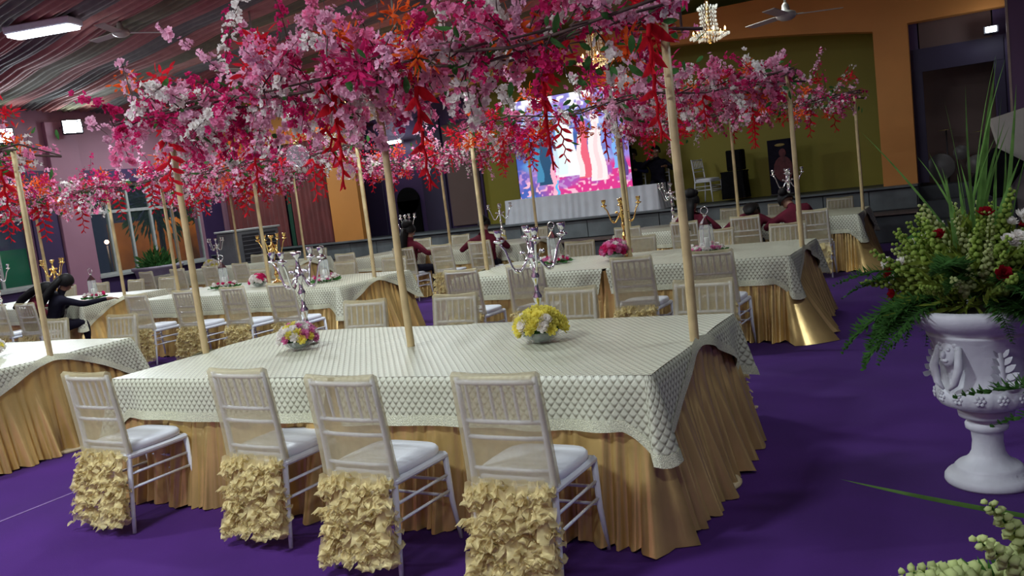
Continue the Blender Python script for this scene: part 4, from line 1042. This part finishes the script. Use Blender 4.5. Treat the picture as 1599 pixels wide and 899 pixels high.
person((-7.2, 8.58), -.3, 'person in maroon with long black hair near the dark arch', lean=.12, head=(.0, 0), hands=((-.2, .42, .80), (.34, .38, .80)), hair='pile')
person((-10.3, 4.08), -.3, 'person in dark clothes reaching across the second row window table', top=M_DARKCLOTH, lean=.34, side=.22, head=(.1, .1), hands=((-.1, .42, .80), (.46, .62, .82)), hair='long')
person((-10.95, 4.12), -.5, 'person in maroon and black bending over at the left edge', top=M_MAROON, lean=.5, side=.35, head=(.2, .2), hands=((-.1, .42, .80), (.3, .45, .80)), hair='long')
person((-5.16, 14.5), PI, 'dark seated person just right of the bright screen', top=M_NAVY, lean=.05, hands=((-.2, .40, .85), (.2, .4, .85)), hair='bun', z=.92)
person((-4.62, 14.42), PI+.3, 'dark seated person with raised elbow behind the white draped table', top=M_DARKCLOTH, lean=.05, hands=((-.2, .40, .85), (.12, .3, 1.05)), hair='none', z=.92)
for x, n in ((-5.16, 'beside the screen'), (-4.62, 'right behind the draped table')): chair(x, 14.40, -1, 'plain white chair under the dark person '+n, False, False, False, z=.93)

# ------------------------------------------------------------------ screen and stage things
def led_screen():
    t = thing('led_screen', 'bright wide screen showing a blue and pink scene with figures', 'screen', (-6.28, 13.78, 0))
    W, H_, z0 = 2.64, 2.13, 1.43
    nx, ny = 220, 180; R = np.random.RandomState(3)
    X, Y = np.meshgrid(np.linspace(0, 1, nx+1), np.linspace(0, 1, ny+1)); C = np.zeros((ny+1, nx+1, 3))
    sm = lambda a, b, q: np.clip((q-a)/(b-a), 0, 1)**2*(3-2*np.clip((q-a)/(b-a), 0, 1))
    def noise(k, s):
        g = np.random.RandomState(s).rand(k+2, k+2); xi = X*k; yi = Y*k; i = xi.astype(int); j = yi.astype(int); fx = xi-i; fy = yi-j; fx = fx*fx*(3-2*fx); fy = fy*fy*(3-2*fy)
        return (g[j, i]*(1-fx)+g[j, i+1]*fx)*(1-fy)+(g[j+1, i]*(1-fx)+g[j+1, i+1]*fx)*fy
    def mixc(col, m):
        m = np.clip(m, 0, 1)[..., None]; C[:] = C*(1-m)+np.array(col)*m
    mixc((.06, .12, .50), np.ones_like(X)); mixc((.18, .55, .95), sm(.5, .8, noise(9, 1))*.8); mixc((.02, .10, .30), sm(.5, .8, noise(14, 2))*.8); mixc((.45, .30, .85), sm(.55, 1, X)*.6)
    mixc((.42, .30, .85), sm(.7, .95, Y)*.6); mixc((1, .95, 1), sm(.5, .64, noise(34, 4))*sm(.62, .82, Y)); mixc((.35, .12, .55), sm(.6, .7, noise(26, 5))*sm(.55, .8, Y)*.8); mixc((1, 1, 1), sm(.90, .97, Y)*sm(.35, .5, noise(12, 8)))
    fl = sm(.34+.0*X, .26, Y-(.10*np.sin(X*3))*0-.12*(X-.4)*0)*sm(-.02, .1, X)
    mixc((.72, .03, .26), sm(.33, .24, Y)*sm(.12, .45, X+.5*Y)); mixc((1, .5, .65), sm(.62, .72, noise(44, 6))*sm(.32, .2, Y)); mixc((.2, .12, .6), sm(.55, .75, noise(10, 9))*sm(.30, .22, Y)*.6)
    def fig(x, y0, y1, w, col, k=1.):
        q = (Y-y0)/(y1-y0); ww = w*np.where(q < .75, 1.15-.45*q, np.where(q < .82, .4, .55)); ins = (np.abs(X-x-.01*np.sin(q*9)) < ww)*(q > 0)*(q < .97); mixc(col, ins*k)
    fig(.47, .18, .80, .085, (.92, .97, 1)); fig(.40, .2, .7, .05, (.75, .95, 1), .8); fig(.26, .12, .72, .062, (.01, .07, .16)); fig(.20, .15, .6, .03, (.05, .25, .45)); fig(.33, .03, .42, .022, (.95, .45, .6)); fig(.35, .0, .16, .012, (.1, .5, .9))
    fig(.615, .14, .72, .052, (.85, .12, .20)); fig(.58, .16, .6, .022, (1, .8, .8)); fig(.725, .10, .78, .062, (1, .86, .86)); fig(.73, .12, .7, .02, (1, .7, .72)); fig(.90, .2, .62, .035, (.2, .45, .9)); fig(.95, .12, .5, .02, (.1, .05, .25))
    me = bpy.data.meshes.new('display'); vs = [(-W/2+W*i/nx, 0, z0+H_*j/ny) for j in range(ny+1) for i in range(nx+1)]
    me.from_pydata(vs, [], [(j*(nx+1)+i, j*(nx+1)+i+1, (j+1)*(nx+1)+i+1, (j+1)*(nx+1)+i) for j in range(ny) for i in range(nx)])
    ca = me.color_attributes.new('Picture', 'FLOAT_COLOR', 'POINT'); ca.data.foreach_set('color', np.c_[C.reshape(-1, 3), np.ones((nx+1)*(ny+1))].astype(np.float32).ravel())
    m = bpy.data.materials.new('lit_display'); m.use_nodes = True; N = m.node_tree.nodes; L = m.node_tree.links; b = N['Principled BSDF']; a = N.new('ShaderNodeVertexColor'); a.layer_name = 'Picture'
    b.inputs['Base Color'].default_value = (.01, .01, .01, 1); L.new(a.outputs[0], b.inputs['Emission Color']); b.inputs['Emission Strength'].default_value = 1.0
    me.materials.append(m); place('display', me, t, (0, -.045, 0))
    MB().box((0, .02, z0+H_/2), (W+.03, .12, H_+.03)).obj('cabinet', M_BLACK, t, smooth=False)
    MB().box((-.9, .1, z0/2+.45), (.08, .08, 1.0)).box((.9, .1, z0/2+.45), (.08, .08, 1.0)).obj('support', M_DKMETAL, t, smooth=False)
led_screen()
t = thing('draped_table', 'table with a white pleated skirt below the screen', 'table', (-6.12, 13.95, .915))
MB().box((0, 0, .50), (3.5, .85, .04)).obj('tabletop', M_SKIRTW, t, smooth=False)
def wsk(u, v):
    p = [(-1.76, .43), (-1.76, -.44), (1.76, -.44), (1.76, .43)]; s = u*(.87+3.52+.87)
    if s < .87: x, y, n = -1.76, .43-s, (-1, 0)
    elif s < 4.39: x, y, n = -1.76+(s-.87), -.44, (0, -1)
    else: x, y, n = 1.76, -.44+(s-4.39), (1, 0)
    o = .012+.018*math.sin(s*34+2*math.sin(s*5))*(.4+.6*v)+.05*v*v
    return (x+n[0]*o, y+n[1]*o, .525*(1-v)+.004)
MB().grid(wsk, 420, 5).obj('pleated_skirt', M_SKIRTW, t)
chair(-3.6, 14.55, 1, 'plain white chair without cover alone on the stage', True, False, False, z=.93, rz=-1.9)
t = thing('speaker_stack', 'tall stack draped in black beside the lone stage chair', 'speaker', (-3.02, 14.5, .93))
def drp(u, v):
    a = 2*PI*u; ex = 8; cx = math.copysign(abs(math.cos(a))**(2/ex), math.cos(a)); cy = math.copysign(abs(math.sin(a))**(2/ex), math.sin(a)); o = .02*math.sin(a*7+v*3)*(1-v)
    return (cx*(.24+o), cy*(.24+o), .02+.55*v)
MB().grid(drp, 48, 5, closed=True).box((0, 0, .56), (.48, .48, .03), bev=.01).obj('cloth_drape', M_BLACK, t); MB().box((.05, 0, .79), (.32, .34, .42), bev=.02).box((.05, -.175, .8), (.26, .02, .34), bev=.01).obj('cabinet', M_BLACK, t, smooth=False)
t = thing('display_banner', 'dark upright banner with a maroon shape standing on the stage', 'banner', (-2.02, 14.3, .93), .05)
MB().box((0, 0, .015), (.5, .3, .03), bev=.008).obj('foot', M_DKMETAL, t, smooth=False); MB().box((0, .01, .56), (.52, .03, 1.06), bev=.005).obj('panel', M_DARKCLOTH, t, smooth=False)
pm = MB(); pm.ball((0, 0, .82), .07, 12, 8, sc=(1, .04, 1.2)).ball((0, 0, .5), .19, 14, 8, sc=(1, .015, 1.35)); pm.obj('printed_figure', mat('print_maroon', (.09, .015, .02), rough=.7, var=.4, scale=10), t, loc=(.02, -.008, 0))
MB().ball((0, 0, .98), .10, 12, 6, sc=(1, .03, .28)).obj('printed_gold_mark', mat('print_gold', (.28, .2, .05), rough=.6), t, loc=(-.02, -.008, 0))

# ------------------------------------------------------------------ lamps, fans, chandeliers, hanging glass
for i, (x, y, a, p, lb) in enumerate(TUBES):
    t = thing('ceiling_light', lb, 'light', (x, y, CEIL-.27), a, 'fluorescent light boxes on the ceiling')
    MB().box((0, 0, .09), (1.0, .30, .10), bev=.015).obj('housing', M_WHITE, t, smooth=False)
    MB().box((0, 0, .02), (.94, .24, .04), bev=.01).obj('diffuser', M_TUBE, t, smooth=False)
    for sx in (-.4, .4): MB().tube([(sx, 0, .13), (sx, 0, .30)], .008, 6).obj('hanger', M_DKMETAL, t)
def flood(x, y, z, tx, ty, label, power):
    t = thing('floodlight', label, 'light', (x, y, z), math.atan2(ty-y, tx-x), 'floodlights high on the left wall')
    MB().box((0, 0, 0), (.16, .42, .32), bev=.02).obj('housing', M_DKMETAL, t, smooth=False); MB().box((.085, 0, 0), (.012, .36, .26)).obj('lens', M_FLOOD, t, smooth=False)
    MB().tube([(-.02, -.24, 0), (-.22, -.24, 0), (-.22, .24, 0), (-.02, .24, 0)], .012, 6).obj('bracket', M_DKMETAL, t)
    l = bpy.data.lights.new('flood', 'SPOT'); l.energy = power; l.color = (.84, .92, 1); l.spot_size = 1.5; l.spot_blend = .6; l.shadow_soft_size = .15
    o = bpy.data.objects.new('flood', l); COL.objects.link(o); d = Vector((tx, ty, -.6))-Vector((x, y, z)); o.rotation_euler = d.to_track_quat('-Z', 'Y').to_euler(); o.location = Vector((x, y, z))+d.normalized()*.3
flood(-16.1, 9.2, 4.2, -5, 2, 'dazzling floodlight above the pink pilaster', 700)
flood(-16.1, 7.6, 4.0, -5, 0, 'dazzling floodlight at the left picture edge', 700)
t = thing('wall_light', 'small lit white lamp above the purple doorway', 'light', (1.68, 13.2, 3.33))
MB().box((0, .22, 0), (.22, .3, .12), bev=.01).obj('housing', M_DKMETAL, t, smooth=False); MB().box((0, .06, 0), (.16, .02, .09), bev=.006).obj('lens', M_TUBE, t, smooth=False)
point_light((1.68, 13.1, 3.3), 6, (.85, .92, 1), .05)
t = thing('wall_light', 'short lit tube light on the dark stage wall behind the blossoms', 'light', (-11.6, 14.75, 3.22))
MB().box((0, .06, 0), (.62, .10, .08), bev=.01).obj('housing', M_WHITE, t, smooth=False); MB().tube([(-.29, -.02, 0), (.29, -.02, 0)], .04, 8).obj('tube', M_TUBE, t)
point_light((-11.6, 14.5, 3.2), 10, (.85, .92, 1), .1)
def fan(x, y, z, top, label, rz):
    t = thing('ceiling_fan', label, 'fan', (x, y, z), rz)
    MB().tube([(0, 0, .1), (0, 0, top-z)], .014, 8).obj('rod', M_FANIVORY, t); MB().lathe([(.02, top-z-.1), (.06, top-z-.02), (.06, top-z)], 16).obj('canopy', M_FANIVORY, t)
    MB().lathe([(.0, -.06), (.06, -.055), (.105, -.03), (.12, 0), (.11, .035), (.05, .06), (.04, .12), (.02, .15)], 20).obj('motor', M_FANIVORY, t)
    for k in range(3):
        b = MB().box((.38, 0, .0), (.52, .14, .008)); b.box((.14, 0, .005), (.12, .04, .012))
        b.obj('blade', M_FANIVORY, t, smooth=False, rot=(.12, 0, k*2*PI/3))
fan(-7.55, 6, 3.76, CEIL, 'ceiling fan on a long rod behind the blossoms', .3); fan(-9.0, 5.0, 4.46, CEIL, 'ceiling fan beside the large light box', 1.0)
fan(-.55, 7.4, 3.30, 4.85, 'ceiling fan before the orange arch', .4); fan(-5.4, 6.4, 3.75, CEIL, 'ceiling fan hanging above the middle of the blossoms', .8)
def chandelier(x, y, z, top, label, power, sc=1.):
    t = thing('chandelier', label, 'chandelier', (x, y, z), 0, 'crystal chandeliers', sc)
    MB().tube([(0, 0, .7), (0, 0, (top-z)/sc)], .012, 6).obj('chain', M_GOLD, t)
    MB().lathe([(.02, -.12), (.05, -.08), (.02, -.04), (.04, 0), (.02, .2), (.05, .3), (.03, .5), (.06, .62), (.02, .72)], 12).obj('stem', M_GOLD, t)
    d = MB()
    for r, z0, n in ((.36, .02, 40), (.30, .0, 32), (.2, -.04, 22), (.18, .55, 20)):
        for k in range(n):
            a = 2*PI*k/n; d.ball((r*math.cos(a), r*math.sin(a), z0+.02*math.sin(3*a)), .020, 5, 4, sc=(1, 1, 1.6))
    for k in range(18):
        a = 2*PI*k/18
        for i in range(7):
            q = i/6; r = .17+.02*q*q*8*(1-q)-.04*math.sin(PI*q); d.ball((r*math.cos(a), r*math.sin(a), .52-.46*q), .017, 5, 4, sc=(1, 1, 1.5))
    o = d.obj('crystal_drops', M_CRYSTAL, t); o['kind'] = 'stuff'
    MB().tube([(.34*math.cos(a), .34*math.sin(a), .06) for a in [2*PI*i/24 for i in range(25)]], .01, 5, cap=False).obj('ring', M_GOLD, t)
    for k in range(6):
        a = 2*PI*k/6; arm = MB().tube([(.03*math.cos(a), .03*math.sin(a), .1), (.2*math.cos(a), .2*math.sin(a), .02), (.3*math.cos(a), .3*math.sin(a), .08)], .008, 5).obj('arm', M_GOLD, t)
        MB().lathe([(.006, 0), (.018, .03), (.012, .06), (.001, .08)], 8).obj('bulb', M_BULB, arm, loc=(.3*math.cos(a), .3*math.sin(a), .08))
    point_light((x, y, z-.2), power, (1, .66, .35), .15)
chandelier(-1.75, 8.5, 3.38, 4.85, 'large crystal chandelier before the orange arch', 1.5, .72); chandelier(-7.5, 8.2, 3.32, CEIL, 'warm glowing chandelier behind the middle bamboo pole', 18, .8); chandelier(-3.7, 9.2, 3.44, CEIL, 'warm glowing chandelier above the screen', 14, .8)
GLB = MB().ball((0, 0, 0), .10, 20, 12).mesh('glass_ball', mat('blown_glass', (.75, .72, .8), rough=.03, spec=1, alpha=.22))
for x, y, z, n in ((-2.85, 2.4, 2.26, 'clear hanging glass ball beside the middle bamboo pole'), (-3.9, 2.4, 2.17, 'clear hanging glass ball left of the red garland'), (-3.38, 2.4, 1.97, 'small clear hanging glass ball before the orange column')):
    t = thing('hanging_ball', n, 'glass ball', (x, y, z)); place('glass_ball', GLB, t, sc=1 if 'small' not in n else .7); MB().lathe([(.02, .09), (.022, .12), (.008, .13)], 8).obj('cap', M_GOLD, t); MB().tube([(0, 0, .12), (0, 0, CEIL-z-.05)], .0025, 4).obj('string', M_DKMETAL, t)

# ------------------------------------------------------------------ cooler, planter, things at the stage doorway
t = thing('air_cooler', 'large grey air cooler with louvred front beside the curtains', 'cooler', (-13.95, 11.75, 0), 1.25)
MB().box((0, 0, .78), (1.15, .9, 1.4), bev=.03).obj('body', M_COOLER, t, smooth=False); MB().box((0, 0, 1.50), (1.22, .97, .05), bev=.01).obj('lid', M_FRAME, t, smooth=False)
MB().box((0.05, -.455, .85), (.86, .02, 1.1)).obj('grille_recess', M_DKMETAL, t, smooth=False)
for k in range(11): MB().box((.05, -.47, .36+.098*k), (.86, .03, .018)).obj('louvre', M_COOLER, t, smooth=False)
MB().box((.05, -.475, .85), (.025, .03, 1.1)).obj('grille_bar', M_COOLER, t, smooth=False)
for sx in (-.45, .45):
    for sy in (-.35, .35): MB().tube([(sx, sy, 0), (sx, sy, .09)], .035, 8).obj('foot', M_DKMETAL, t)
t = thing('planter', 'grey tapered planter tub below the window', 'planter', (-15.7, 10.5, 0))
MB().lathe([(.0, 0), (.34, 0), (.40, .3), (.52, .82), (.58, .86), (.58, .92), (.52, .92), (.48, .86), (0, .84)], 28).obj('tub', mat('tub_mauve_grey', (.33, .30, .36), rough=.6), t)
t = thing('potted_shrub', 'dark leafy shrub growing in the planter tub', 'plant', (-15.7, 10.5, .86)); mb = MB(); R = random.Random(4)
for _ in range(420):
    d = Vector((R.gauss(0, 1), R.gauss(0, 1), abs(R.gauss(.3, .8)))).normalized(); mb.inst(leaf_tpl(1, .11, .15, 2), aim(d*R.uniform(.05, .4), d+Vector((R.gauss(0, .3), R.gauss(0, .3), .2)), R.uniform(.14, .26), R.uniform(0, 6)))
o = mb.obj('leaves', M_LEAF, t); o['kind'] = 'stuff'
MB().tube([(0, 0, -.02), (.02, 0, .3)], .03, 6).obj('stem', M_WIRE, t)
mb = MB(); R = random.Random(6)
def garden_tree(x, y, h, label, seed):
    t = thing('garden_tree', label, 'tree', (x, y, 0)); R = random.Random(seed); mb = MB()
    for _ in range(500):
        d = Vector((R.gauss(0, 1), R.gauss(0, 1), R.gauss(0, 1))).normalized(); mb.inst(leaf_tpl(1, .13, .1, 2), aim(Vector((0, 0, h))+d*R.uniform(.2, 1.), d+Vector((0, 0, -.3)), R.uniform(.2, .4), R.uniform(0, 6)))
    o = mb.obj('foliage', M_LEAF, t); o['kind'] = 'stuff'; MB().tube([(0, 0, 0), (.05, 0, h)], [.09, .06], 8).obj('trunk', M_WIRE, t)
garden_tree(-18.75, 13.3, 2.5, 'tree lit orange outside the window', 1); garden_tree(-18.7, 15.6, 2.4, 'second tree outside the window nearer the cooler', 2)
# stored equipment in the doorway
t = thing('drum_kit', 'dim drum kit with cymbals in the doorway', 'drums', (1.0, 14.35, .84))
for x, z, r, w in ((-.22, .30, .24, .22), (.12, .52, .13, .16), (.36, .28, .17, .3)):
    d = MB(); d.lathe([(r*.97, -w/2), (r, -w/2+.01), (r, w/2-.01), (r*.97, w/2)], 24); d.v = [(a+x, c, b+z) for a, b, c in d.v]; d.obj('drum', mat('drum_shell', (.16, .15, .14), rough=.4), t)
for x, z in ((-.1, .95), (.45, .85)): MB().lathe([(.0, .02), (.17, 0), (.0, .012)], 20, (x, 0, z)).obj('cymbal', mat('cymbal_brass', (.3, .25, .1), rough=.35, metal=.8), t); MB().tube([(x, 0, 0), (x, 0, z)], .012, 6).obj('cymbal_stand', M_DKMETAL, t)
t = thing('leaning_panel', 'cream padded panel leaning against the pillar behind the urn flowers', 'panel', (1.92, 11.4, 0), 0)
MB().box((0, 0, 0), (.62, .16, 1.5), bev=.03).obj('padding', M_CREAMPANEL, t, smooth=False, loc=(.08, 0, 1.18), rot=(-.1, -.22, 0))
MB().box((0, .0, .22), (.9, .5, .44), bev=.03).obj('foot_block', M_CREAMPANEL, t, smooth=False)
t = thing('black_case', 'black cloth covered case tilted before the cream panel', 'case', (1.58, 11.05, 0))
MB().box((0, 0, 0), (.50, .3, .62), bev=.04).obj('case_body', M_BLACK, t, smooth=False, loc=(.02, 0, 1.05), rot=(0, .62, 0)); MB().box((0, 0, .35), (.5, .4, .7), bev=.03).obj('trolley', M_DKMETAL, t, smooth=False)
